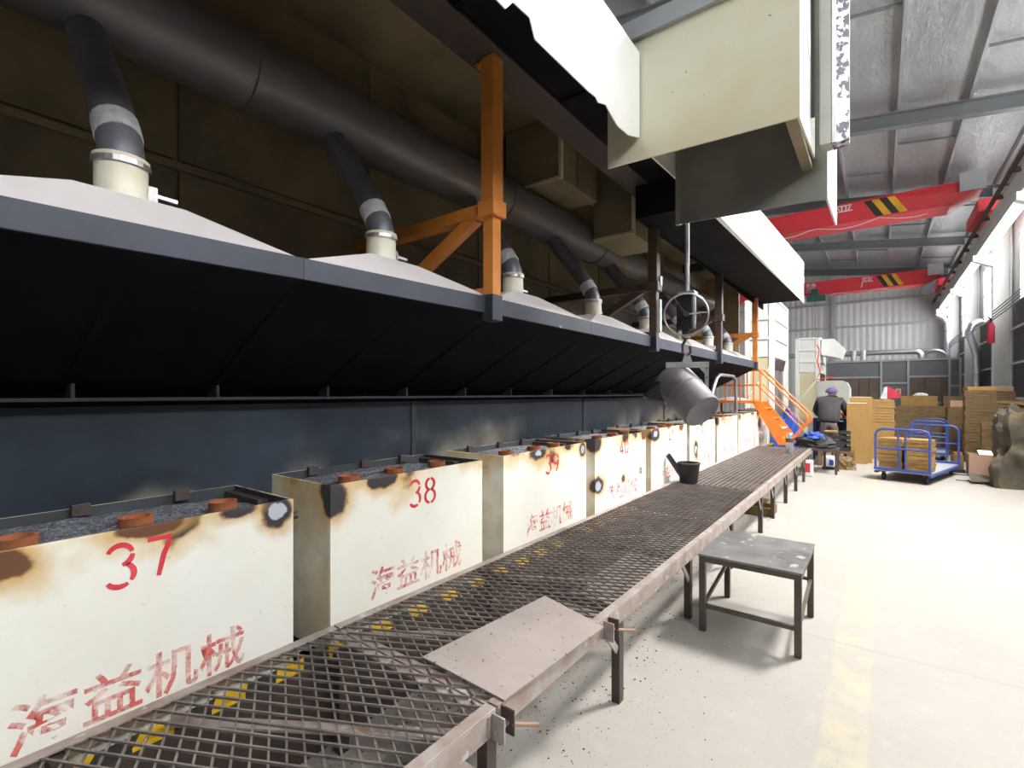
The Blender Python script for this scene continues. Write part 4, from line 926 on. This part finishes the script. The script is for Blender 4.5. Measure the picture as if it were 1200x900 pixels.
for y in (YA + 0.02, YC - 0.02):
    rr = 0.018
    MB().tube([(PXb - 0.02, y, PZ), (PXb - 0.02, y, PZ + 0.66), (PXb + 0.06, y, PZ + 0.66), (sx1 + 0.33, y, sz1 + 0.62), (sx1 + 0.36, y, sz1 + 0.52), (sx1 + 0.30, y, sz1 + 0.42)], rr, 8).build('handrail', 'stair_orange', t, smooth=True)
    MB().tube([(PXb + 0.02, y, PZ + 0.36), (sx1 + 0.25, y, sz1 + 0.36)], rr * .8, 8).build('mid_rail', 'stair_orange', t, smooth=True)
    MB().tube([(sx1 + 0.05, y, sz1 + 0.08), (sx1 + 0.30, y, sz1 + 0.44)], rr * .8, 8).build('rail_post', 'stair_orange', t, smooth=True)
    MB().tube([(PXb - 0.02, y, PZ + 0.66), (PXa, y, PZ + 0.66), (PXa, y, PZ)] if y < 11.5 else [(PXb - 0.02, y, PZ + 0.66), (PXa, y, PZ + 0.66)], rr, 8).build('platform_rail', 'stair_orange', t, smooth=True)
    MB().tube([(PXb - 0.02, y, PZ + 0.33), (PXa, y, PZ + 0.33)], rr * .8, 8).build('platform_rail', 'stair_orange', t, smooth=True)
    for x in (PXa + 0.29, PXa + 0.58): MB().tube([(x, y, PZ), (x, y, PZ + 0.66)], rr * .8, 8).build('baluster', 'stair_orange', t, smooth=True)
b = MB().grid(lambda a, c: (-2.9 + 0.6 * a, 11.3 + 0.5 * c, PZ + 0.004 + 0.07 * math.sin(math.pi * a) ** .5 * math.sin(math.pi * c) ** .5), 14, 10)
tag(b.build('sack', 'white', smooth=True, origin=(-2.6, 11.5, PZ)), 'white plastic sack lying on the orange platform', 'sack')
t = thing('tilt_lever', 'bent steel tube handle leaning over the boxes left of the stair', 'handle', (-2.4, 9.2, 1.2))
MB().tube([(-2.15, 7.9, 1.20), (-2.12, 8.15, 1.60), (-2.10, 8.3, 1.80), (-2.10, 8.5, 1.86), (-2.10, 9.4, 1.86), (-2.10, 9.6, 1.80), (-2.10, 9.65, 1.2)], 0.028, 10).build('tube', 'bright_steel', t, smooth=True)
MB().box(-2.16, -2.04, 7.8, 7.98, 1.155, 1.20).build('foot', 'steel_dark', t)
# sooty end post of the enclosure
t = structure(MB().box(-3.3, -2.56, 12.0, 12.1, 1.95, 4.24).build('wall_enclosure_far', 'enc_wall'))

# blue and black sacks near the stair, crate, bucket
from mathutils import noise as mnoise
def lump(name, m, c, size, label, cat, seed, group=None, box=0.5, rough=0.35, nu=44, nv=26):
    """crumpled heap: a rounded block (box -> squarer) with fractal relief"""
    def fn(a, b_):
        th_, fi = a * 2 * math.pi, b_ * math.pi / 2
        cx, sx = math.cos(th_), math.sin(th_)
        q = (abs(cx) ** (2 / (1 - box * .6)) + abs(sx) ** (2 / (1 - box * .6))) ** (-(1 - box * .6) / 2)
        rad = q * math.cos(fi) ** (1 - box * 0.75); hz = math.sin(fi) ** (1 - box * .3)
        p = Vector((cx * rad, sx * rad, hz))
        n_ = mnoise.fractal(Vector((p.x * 1.6 + seed * 7.3, p.y * 1.6, p.z * 1.6)), 0.8, 2.0, 5)
        k = 1 + rough * n_
        return (c[0] + size[0] * p.x * k, c[1] + size[1] * p.y * k, c[2] + max(0.0, size[2] * p.z * (0.92 + 0.6 * rough * n_)))
    o = MB().grid(fn, nu, nv).build(name, m, smooth=True, origin=c)
    return tag(o, label, cat, group)
tb = thing('black_bench', 'low black steel table at the end of the walkway carrying sacks', 'table', (-0.95, 11.35, 0))
MB().box(-1.25, -0.62, 11.05, 11.65, 0.44, 0.48).build('top', 'steel_dark', tb)
for x in (-1.23, -0.67):
    for y in (11.07, 11.6): MB().box(x, x + 0.04, y, y + 0.04, 0, 0.44).build('leg', 'steel_dark', tb)
lump('black_sack', 'rubber', (-1.02, 11.35, 0.48), (0.30, 0.22, 0.24), 'black plastic sack slumped beside the stair foot', 'sack', 1)
lump('blue_cloth', 'blue_cloth', (-1.04, 11.30, 0.66), (0.17, 0.12, 0.13), 'crumpled bright blue cloth on the black sack', 'cloth', 2)
lump('blue_bag', 'blue_cloth', (-1.72, 12.75, 0.0), (0.26, 0.2, 1.12), 'tall blue cloth bundle standing behind the stair rails', 'bundle', 3)
t = thing('stand_post', 'thin dark stand with a tan knob beside the black sack', 'stand', (-0.88, 11.75, 0))
MB().box(-0.90, -0.86, 11.7, 11.74, 0.0, 0.95).build('post', 'steel_dark', t)
MB().tube([(-0.88, 11.72, 0.78), (-0.66, 11.66, 0.78)], 0.03, 8).build('knob', 'carton', t, smooth=True)
t = thing('plastic_crate', 'black slotted plastic crate in front of the worker', 'crate', (-0.72, 12.75, 0.45))
for (x0, x1, y0, y1) in ((-0.98, -0.96, 12.4, 12.8), (-0.50, -0.48, 12.4, 12.8), (-0.96, -0.50, 12.4, 12.42), (-0.96, -0.50, 12.78, 12.8)):
    for z in (0.36, 0.47, 0.58, 0.69): MB().box(x0, x1, y0, y1, z, z + 0.05).build('slat', 'rubber', t)
for x in (-0.98, -0.83, -0.66, -0.50): MB().box(x, x + 0.02, 12.395, 12.399, 0.36, 0.74).build('rib', 'rubber', t)
MB().box(-0.98, -0.48, 12.4, 12.8, 0.33, 0.36).build('base', 'rubber', t)
t = thing('pallet', 'low dark wooden pallet under the black crate', 'pallet', (-0.72, 12.75, 0))
for k in range(4): MB().box(-1.05, -0.42, 12.33 + k * 0.15, 12.44 + k * 0.15, 0.28, 0.325).build('plank', 'wood_dark', t)
for x in (-1.05, -0.78, -0.52): MB().box(x, x + 0.1, 12.33, 12.89, 0.0, 0.279).build('bearer', 'wood_dark', t)
t = thing('white_bucket', 'white plastic drum with a blue label on the floor', 'bucket', (-0.82, 11.9, 0))
MB().box(-0.93, -0.72, 11.8, 12.0, 0.05, 0.27).build('body', 'white', t, bevel=0.03)
MB().box(-0.81, -0.73, 11.795, 11.799, 0.09, 0.20).build('label_patch', 'blue_cloth', t)
MB().box(-0.93, -0.72, 11.8, 12.0, 0.0, 0.05).build('foot', 'rubber', t)
lump('rubble_heap', 'wood_dark', (-0.58, 12.05, 0), (0.20, 0.16, 0.26), 'small heap of brown rubble beside the white drum', 'heap', 5)
t = thing('wood_block', 'rough brown wooden block under the walkway legs', 'block', (-1.35, 7.0, 0))
MB().box(-1.62, -1.06, 6.8, 7.15, 0.0, 0.11).box(-1.55, -1.08, 6.83, 7.12, 0.11, 0.17).build('block', 'wood_dark', t, bevel=0.01)
t = thing('red_canister', 'red and white canister under the walkway end', 'canister', (-1.05, 10.5, 0))
MB().box(-1.16, -0.98, 10.55, 10.7, 0.0, 0.30).build('body', 'white', t, bevel=0.02)
MB().box(-1.12, -1.02, 10.545, 10.549, 0.08, 0.25).build('label_patch', 'red_cloth', t)

# ---------------------------------------------------------------- the worker, seen from behind, bending over a bench
def skin_mesh(name, m, verts, edges, radii, parent, sub=2):
    Mi = WM[parent].inverted()
    me = bpy.data.meshes.new(name); me.from_pydata([Mi @ Vector(v) for v in verts], edges, []); me.update()
    o = bpy.data.objects.new(name, me); COL.objects.link(o); o.parent = parent; WM[o] = WM[parent]
    sk = o.modifiers.new('skin', 'SKIN'); sk.use_smooth_shade = True
    lay = me.skin_vertices[0] if me.skin_vertices else None
    if lay is None:
        bpy.context.view_layer.objects.active = o
        bm_ = bmesh.new(); bm_.from_mesh(me); bm_.verts.layers.skin.verify(); bm_.to_mesh(me); bm_.free(); lay = me.skin_vertices[0]
    for i, r_ in enumerate(radii): lay.data[i].radius = r_ if isinstance(r_, tuple) else (r_, r_)
    lay.data[0].use_root = True
    sb = o.modifiers.new('sub', 'SUBSURF'); sb.levels = sub; sb.render_levels = sub
    me.materials.append(M[m]); return o
wx, wy = -0.90, 13.02
t = thing('person', 'person in dark grey jacket and purple cap bending over a bench, back turned', 'person', (wx, wy, 0))
def wv(a, f, z): return (wx + a, wy + f, z)           # a = image right, f = away from the camera
V_ = [wv(0, 0, .90), wv(0, .02, 1.05), wv(.0, .10, 1.25), wv(.01, .19, 1.40), wv(.02, .25, 1.47), wv(.03, .31, 1.55), wv(.03, .33, 1.64),
      wv(-.09, 0, .86), wv(-.11, .03, .48), wv(-.12, -.02, .09), wv(-.12, .14, .05),
      wv(.09, 0, .86), wv(.11, .04, .48), wv(.12, .0, .09), wv(.12, .16, .05),
      wv(-.19, .18, 1.38), wv(-.27, .28, 1.14), wv(-.20, .48, 1.02), wv(-.17, .55, 1.01),
      wv(.21, .18, 1.38), wv(.31, .27, 1.16), wv(.33, .48, 1.06), wv(.33, .56, 1.05)]
E_ = [(0, 1), (1, 2), (2, 3), (3, 4), (4, 5), (5, 6), (0, 7), (7, 8), (8, 9), (9, 10), (0, 11), (11, 12), (12, 13), (13, 14), (3, 15), (15, 16), (16, 17), (17, 18), (3, 19), (19, 20), (20, 21), (21, 22)]
R_ = [(.13, .10), (.13, .10), (.14, .10), (.14, .09), .055, .085, .08, .085, .06, .04, .035, .085, .06, .04, .035, .06, .045, .033, .03, .06, .045, .033, .03]
hn = len(V_)
for (pi, s_) in ((18, -1), (22, 1)):
    p = V_[pi]
    for k in range(5):
        off = (-.034 + .017 * k) * (1 if s_ > 0 else -1); ln = (.05, .075, .08, .075, .06)[k]
        i0 = len(V_); V_ += [(p[0] + off, p[1] + .03, p[2]), (p[0] + off * 1.2, p[1] + .03 + ln * .6, p[2] - .01), (p[0] + off * 1.2, p[1] + .03 + ln, p[2] - .035)]
        E_ += [(pi, i0), (i0, i0 + 1), (i0 + 1, i0 + 2)]; R_ += [.010, .009, .008]
skin_mesh('body', 'skin', V_, E_, R_, t)
jv = [wv(0, .0, .86), wv(0, .0, 1.0), wv(0, .06, 1.17), wv(0, .15, 1.33), wv(.01, .21, 1.43), wv(.02, .25, 1.485)] + [V_[i] for i in (15, 16, 17, 19, 20, 21)]
skin_mesh('jacket', 'jacket', jv, [(0, 1), (1, 2), (2, 3), (3, 4), (4, 5), (3, 6), (6, 7), (7, 8), (3, 9), (9, 10), (10, 11)],
          [(.21, .15), (.235, .17), (.235, .17), (.21, .15), (.13, .11), (.075, .075), .10, .085, .06, .10, .085, .06], t)
tv = [V_[0], V_[7], V_[8], V_[9], V_[11], V_[12], V_[13], wv(0, 0, .97)]
skin_mesh('trousers', 'trousers', tv, [(0, 1), (1, 2), (2, 3), (0, 4), (4, 5), (5, 6), (0, 7)], [(.16, .13), .115, .085, .07, .115, .085, .07, (.17, .14)], t)
b = MB(); hc = Vector(wv(.03, .31, 1.585))
b.grid(lambda a, c: hc + Vector((0.115 * math.cos(a * 6.2832) * math.cos(c * 1.5), 0.125 * math.sin(a * 6.2832) * math.cos(c * 1.5), 0.115 * math.sin(c * 1.5) - 0.01)), 20, 8)
cp = b.build('cap', 'hat', t, smooth=True)
b = MB().lathe([(0.112, -0.015), (0.122, -0.02), (0.122, 0.012), (0.112, 0.015)], hc, 20).build('cap_band', 'hat', cp, smooth=True)
for sgn in (-1, 1):
    MB().box(wx + sgn * .12 - .05, wx + sgn * .12 + .05, wy - .08, wy + .2, 0, .08).build('shoe', 'rubber', t, bevel=0.025)
tb = thing('work_bench', 'blue framed work bench in front of the worker', 'bench', (-0.9, 13.85, 0))
MB().box(-1.25, -0.60, 13.52, 14.2, 0.92, 0.97).build('top', 'blue', tb)
for x in (-1.25, -0.65):
    for y in (13.52, 14.15): MB().box(x, x + 0.05, y, y + 0.05, 0, 0.92).build('leg', 'blue', tb)
MB().box(-1.20, -0.65, 13.54, 13.56, 0.35, 0.90).build('skirt', 'dark_panel', tb)
lump('part_heap', 'rust', (-0.72, 13.85, 0.97), (0.10, 0.12, 0.14), 'heap of rusty castings on the work bench', 'castings', 8)

# ================================================================ TRAYS, CARTS AND GOODS ON THE RIGHT
def tray_mesh(m):
    b = MB().box(-0.25, 0.25, -0.19, 0.19, 0.02, 0.06)
    b.box(-0.25, -0.19, -0.19, 0.19, 0.0, 0.02).box(0.19, 0.25, -0.19, 0.19, 0.0, 0.02).box(-0.26, 0.26, -0.2, -0.185, 0.004, 0.066).box(-0.26, 0.26, 0.185, 0.2, 0.03, 0.066)
    o = b.build('tray', m); me = o.data; bpy.data.objects.remove(o); return me
TR = {m: tray_mesh(m) for m in ('wood', 'wood_dark')}
rt = random.Random(11)
def stack(x, y, z, n_, m, label, group, rz=0.0, sc=(1, 1, 1), jit=0.012):
    for k in range(n_):
        o = bpy.data.objects.new('tray', TR[m]); COL.objects.link(o)
        o.location = (x + rt.uniform(-jit, jit), y + rt.uniform(-jit, jit), z + k * 0.067 * sc[2])
        o.rotation_euler = (0, 0, rz + rt.uniform(-.02, .02)); o.scale = sc
        tag(o, label, 'tray', group)
# tall cartons standing together
for (x0, x1, y0, y1, h, lab) in ((-0.575, -0.20, 13.15, 13.35, 1.33, 'tall plain tan carton standing on the floor, the front one'), (-0.53, -0.12, 13.42, 13.7, 1.46, 'taller tan carton standing right behind the front carton')):
    t = thing('tall_carton', lab, 'carton', ((x0 + x1) / 2, y0, 0), group='tall tan cartons')
    MB().box(x0, x1, y0, y1, 0, h).build('body', 'carton', t, bevel=0.004)
    MB().box(x1 + .001, x1 + 0.006, y0 + 0.01, y1 - 0.01, 0.01, h - 0.01).build('side_flap', 'wood', t)
    MB().box(x0 + .01, x1 - .01, y0 + .01, y1 - .01, h + .001, h + 0.012).build('lid', 'white', t)
stack(0.06, 14.6, 0, 21, 'wood', 'tan wooden tray in the stack right of the tall cartons', 'trays stacked right of the tall cartons', 0.1, (0.82, 1, 1))
stack(0.60, 17.2, 0, 18, 'wood_dark', 'wooden tray in the stack behind the blue cart, leftmost', 'trays stacked behind the cart, leftmost', 0.05)
stack(1.14, 17.3, 0, 18, 'wood_dark', 'wooden tray in the stack behind the blue cart, second from left', 'trays stacked behind the cart, second', -0.03)
stack(0.95, 18.9, 0, 22, 'wood', 'tan wooden tray in the taller stack at the back between partition and cart', 'trays stacked at the back', 0.0, (1.6, 1, 1))
stack(1.62, 16.6, 0, 18, 'wood_dark', 'wooden tray in the stack behind the blue cart, third from left', 'trays stacked behind the cart, third', 0.04, (.95, 1, 1))
stack(1.72, 18.8, 0, 22, 'wood_dark', 'wooden tray in the far stack beside the right wall', 'trays stacked far by the wall', 0.04)
stack(1.80, 15.1, 0, 24, 'wood_dark', 'brown wooden tray in the tall stack right of the blue cart', 'trays in the tall stack right of the cart', 0.02)
stack(2.35, 15.3, 0, 21, 'wood_dark', 'brown wooden tray in the stack next to the tarpaulin heap', 'trays next to the tarpaulin heap', -0.05)
stack(2.45, 17.4, 0, 24, 'wood_dark', 'brown wooden tray in the rearmost stack at the right wall', 'trays in the rearmost stack', 0.08)
stack(1.98, 14.2, 0, 14, 'wood_dark', 'brown wooden tray in the short stack before the tall one', 'trays in the short stack', -0.06)
t = thing('flag_cloth', 'red and white cloth propped on top of the tan tray stack', 'cloth', (0.2, 15.2, 1.2))
MB().prism([(0.02, 15.2, 1.42), (0.16, 15.2, 1.42), (0.16, 15.22, 1.72), (0.12, 15.2, 1.7)], (0, 0.02, 0)).build('white_half', 'white', t)
MB().prism([(0.16, 15.2, 1.42), (0.40, 15.2, 1.44), (0.44, 15.2, 1.52), (0.20, 15.2, 1.72), (0.17, 15.2, 1.70)], (0, 0.03, 0)).build('red_half', 'red_cloth', t)
MB().tube([(0.16, 15.22, 0.0), (0.16, 15.22, 1.7)], 0.012, 6).build('pole', 'white', t)
def add_goods(name, m, x, y, z, sx, sy, sz, rz, label):
    b = MB().obox((x, y, z + sz / 2), (sx, sy, sz), Matrix.Rotation(rz, 3, 'Z'))
    o = b.build(name, m, bevel=0.006, origin=(x, y, z)); return tag(o, label, 'carton')
add_goods('flat_carton', 'wood', 1.80, 15.1, 24 * 0.067 + .003, 0.46, 0.36, 0.09, 0.1, 'small tan carton on top of the tall tray stack')
add_goods('flat_carton', 'carton_pink', 1.62, 16.6, 18 * 0.067 + .003, 0.34, 0.3, 0.16, -0.1, 'small reddish carton on top of the third tray stack')
add_goods('flat_carton', 'carton_pink', 2.42, 17.4, 24 * 0.067 + .003, 0.5, 0.36, 0.12, 0.1, 'reddish carton on top of the rearmost tray stack')
lump('white_bag', 'white', (1.0, 18.9, 22 * .067 + .003), (0.16, 0.12, 0.09), 'white plastic bag on the stack at the back', 'bag', 12)

# hand carts
def cart(cx, cy, rz, L, Wd, label):
    t = thing('platform_cart', label, 'cart', (cx, cy, 0), rz, 'blue platform carts')
    Mx = WM[t]
    def lp(x, y, z): return Mx @ Vector((x, y, z))
    def lbox(x0, x1, y0, y1, z0, z1):
        b = MB().box(x0, x1, y0, y1, z0, z1); b.v = [tuple(Mx @ Vector(v)) for v in b.v]; return b
    lbox(-Wd / 2, Wd / 2, -L / 2, L / 2, 0.17, 0.19).build('deck', 'purlin', t)
    for x in (-Wd / 2 - .02, Wd / 2 - 0.02): lbox(x, x + 0.04, -L / 2, L / 2, 0.13, 0.169).build('side_frame', 'blue', t)
    for y in (-L / 2 - 0.025, L / 2 - 0.02): lbox(-Wd / 2 - .02, Wd / 2 + .02, y, y + 0.045, 0.19, 0.235).build('end_frame', 'blue', t)
    for y in (-L / 2, L / 2):
        h = 0.92; w = Wd / 2; r = 0.10
        pts = [lp(-w, y, 0.2), lp(-w, y, h - r), lp(-w + .03, y, h - .03), lp(-w + r, y, h), lp(w - r, y, h), lp(w - .03, y, h - .03), lp(w, y, h - r), lp(w, y, 0.2)]
        MB().tube(pts, 0.019, 10).build('handle_loop', 'blue', t, smooth=True)
        MB().tube([lp(-w, y, 0.58), lp(w, y, 0.58)], 0.015, 8).build('cross_tube', 'blue', t, smooth=True)
        for xx in (-0.05, 0.05) if y < 0 else (): MB().tube([lp(xx, y, 0.2), lp(xx, y, h)], 0.014, 8).build('upright', 'blue', t, smooth=True)
    for x in (-Wd / 2 + .08, Wd / 2 - .08):
        for y in (-L / 2 + .15, L / 2 - .15):
            b = MB().lathe([(0, -.022), (.06, -.022), (.065, -.015), (.065, .015), (.06, .022), (0, .022)], (0, 0, 0), 14, Matrix.Rotation(R(90), 3, 'Y'))
            b.v = [tuple(lp(q[0] + x, q[1] + y, q[2] + .065)) for q in b.v]
            wh = b.build('wheel', 'rubber', t, smooth=True)
            lbox(x - .03, x + .03, y - .03, y + .03, 0.131, 0.169).build('caster_plate', 'steel_dark', t)
    return t
cart(0.585, 11.755, R(-16), 1.95, 0.76, 'blue tube platform cart with two stacks of tan trays, in the aisle')
cart(0.95, 15.0, R(-6), 1.3, 0.62, 'empty blue tube platform cart half hidden behind the loaded cart')
ca = Matrix.Rotation(R(-16), 3, 'Z')
for k, (dx, lab) in enumerate(((-0.19, 'thick tan tray on the blue cart, left stack'), (0.19, 'thick tan tray on the blue cart, right stack'))):
    p = Vector((0.585, 11.755, 0)) + ca @ Vector((dx, -0.70, 0))
    stack(p.x, p.y, 0.192, 8, 'wood', lab, 'trays on the blue cart, ' + ('left' if k == 0 else 'right'), R(-16), (0.66, 1, 1.05), 0.008)

# tarpaulin heap, pink carton and sheet-metal scrap at the right edge
lump('tarpaulin_heap', 'tarp', (2.08, 11.55, 0), (0.52, 0.42, 1.34), 'ragged muddy tarpaulin-covered heap at the right edge', 'heap', 21, None, 0.75, 0.45, 60, 36)
stack(2.30, 12.45, 0, 19, 'wood_dark', 'weathered board in the rough pile behind the tarpaulin heap', 'boards piled behind the tarpaulin heap', 0.25, (1.5, 1.3, 1.05), 0.05)
for k, (dx, dz, rz_) in enumerate(((-.16, 1.36, .5), (0.16, 1.42, -.3))):
    o = MB().obox((2.06 + dx, 11.6, dz), (0.52, 0.30, 0.045), Matrix.Rotation(rz_, 3, 'Z') @ Matrix.Rotation(0.16 - .3 * k, 3, 'Y')).build('loose_board', 'wood_dark', origin=(2.06 + dx, 11.6, dz), bevel=0.004)
    tag(o, ('brown board lying on the tarpaulin heap, left one', 'brown board lying on the tarpaulin heap, right one')[k], 'board')
t = thing('open_carton', 'open pinkish cardboard box on the floor left of the tarpaulin heap', 'carton', (1.5, 12.6, 0))
x0, x1, y0, y1 = 1.36, 1.76, 12.55, 12.95
for bb, nm in (((x0, x1, y0, y0 + .01, 0, .40), 'side'), ((x0, x1, y1 - .01, y1, 0, .40), 'side'), ((x0, x0 + .01, y0 + .01, y1 - .01, 0, .40), 'side'), ((x1 - .01, x1, y0 + .01, y1 - .01, 0, .40), 'side'), ((x0, x1, y0, y1, 0.0, .01), 'base')):
    MB().box(*bb).build(nm, 'carton_pink', t)
MB().add([(x0 + .15, y0 + .02, .38), (x1 - .01, y0 + .02, .38), (x1 - .01, y1 - .02, .45), (x0 + .15, y1 - .02, .46)], [(0, 1, 2, 3)]).build('paper', 'white', t)
t = thing('small_crate', 'small open wooden crate with scraps left of the pinkish box', 'crate', (1.28, 12.9, 0))
MB().box(1.15, 1.32, 12.85, 13.1, 0.06, 0.34).build('body', 'wood_dark', t, bevel=0.006)
MB().box(1.13, 1.34, 12.83, 13.12, 0, 0.06).build('base', 'rubber', t)
MB().box(1.18, 1.30, 12.88, 13.05, 0.341, 0.39).build('scraps', 'rust', t)
def scrap(u_, v_):
    return (1.26 + 0.95 * u_, 11.35 + 0.5 * v_ + 0.05 * math.sin(9 * u_), 0.01 + 0.09 * (1 - u_) ** 2 * (0.4 + v_) + 0.02 * math.sin(7 * u_ + 3 * v_) ** 2)
b = MB().grid(scrap, 20, 6); bt = MB().grid(lambda a, c: tuple(Vector(scrap(a, c)) - Vector((0, 0, .008))), 20, 6)
b.add(bt.v, bt.f)
tag(b.build('scrap_sheet', 'tarp', smooth=True, origin=(1.7, 11.5, 0)), 'curled dirty sheet lying on the floor before the tarpaulin heap', 'sheet')
for (pts, lab) in (([(1.0, 12.3, 0.008), (1.15, 12.5, 0.012), (1.35, 12.45, 0.008)], 'thin bent wire on the floor beside the pinkish box'), ([(1.1, 11.7, 0.008), (1.25, 11.6, 0.015), (1.4, 11.4, 0.012)], 'thin bent wire on the floor beside the curled sheet')):
    tag(MB().tube(pts, 0.008, 6).build('scrap_wire', 'steel_dark'), lab, 'wire', 'scrap wires')
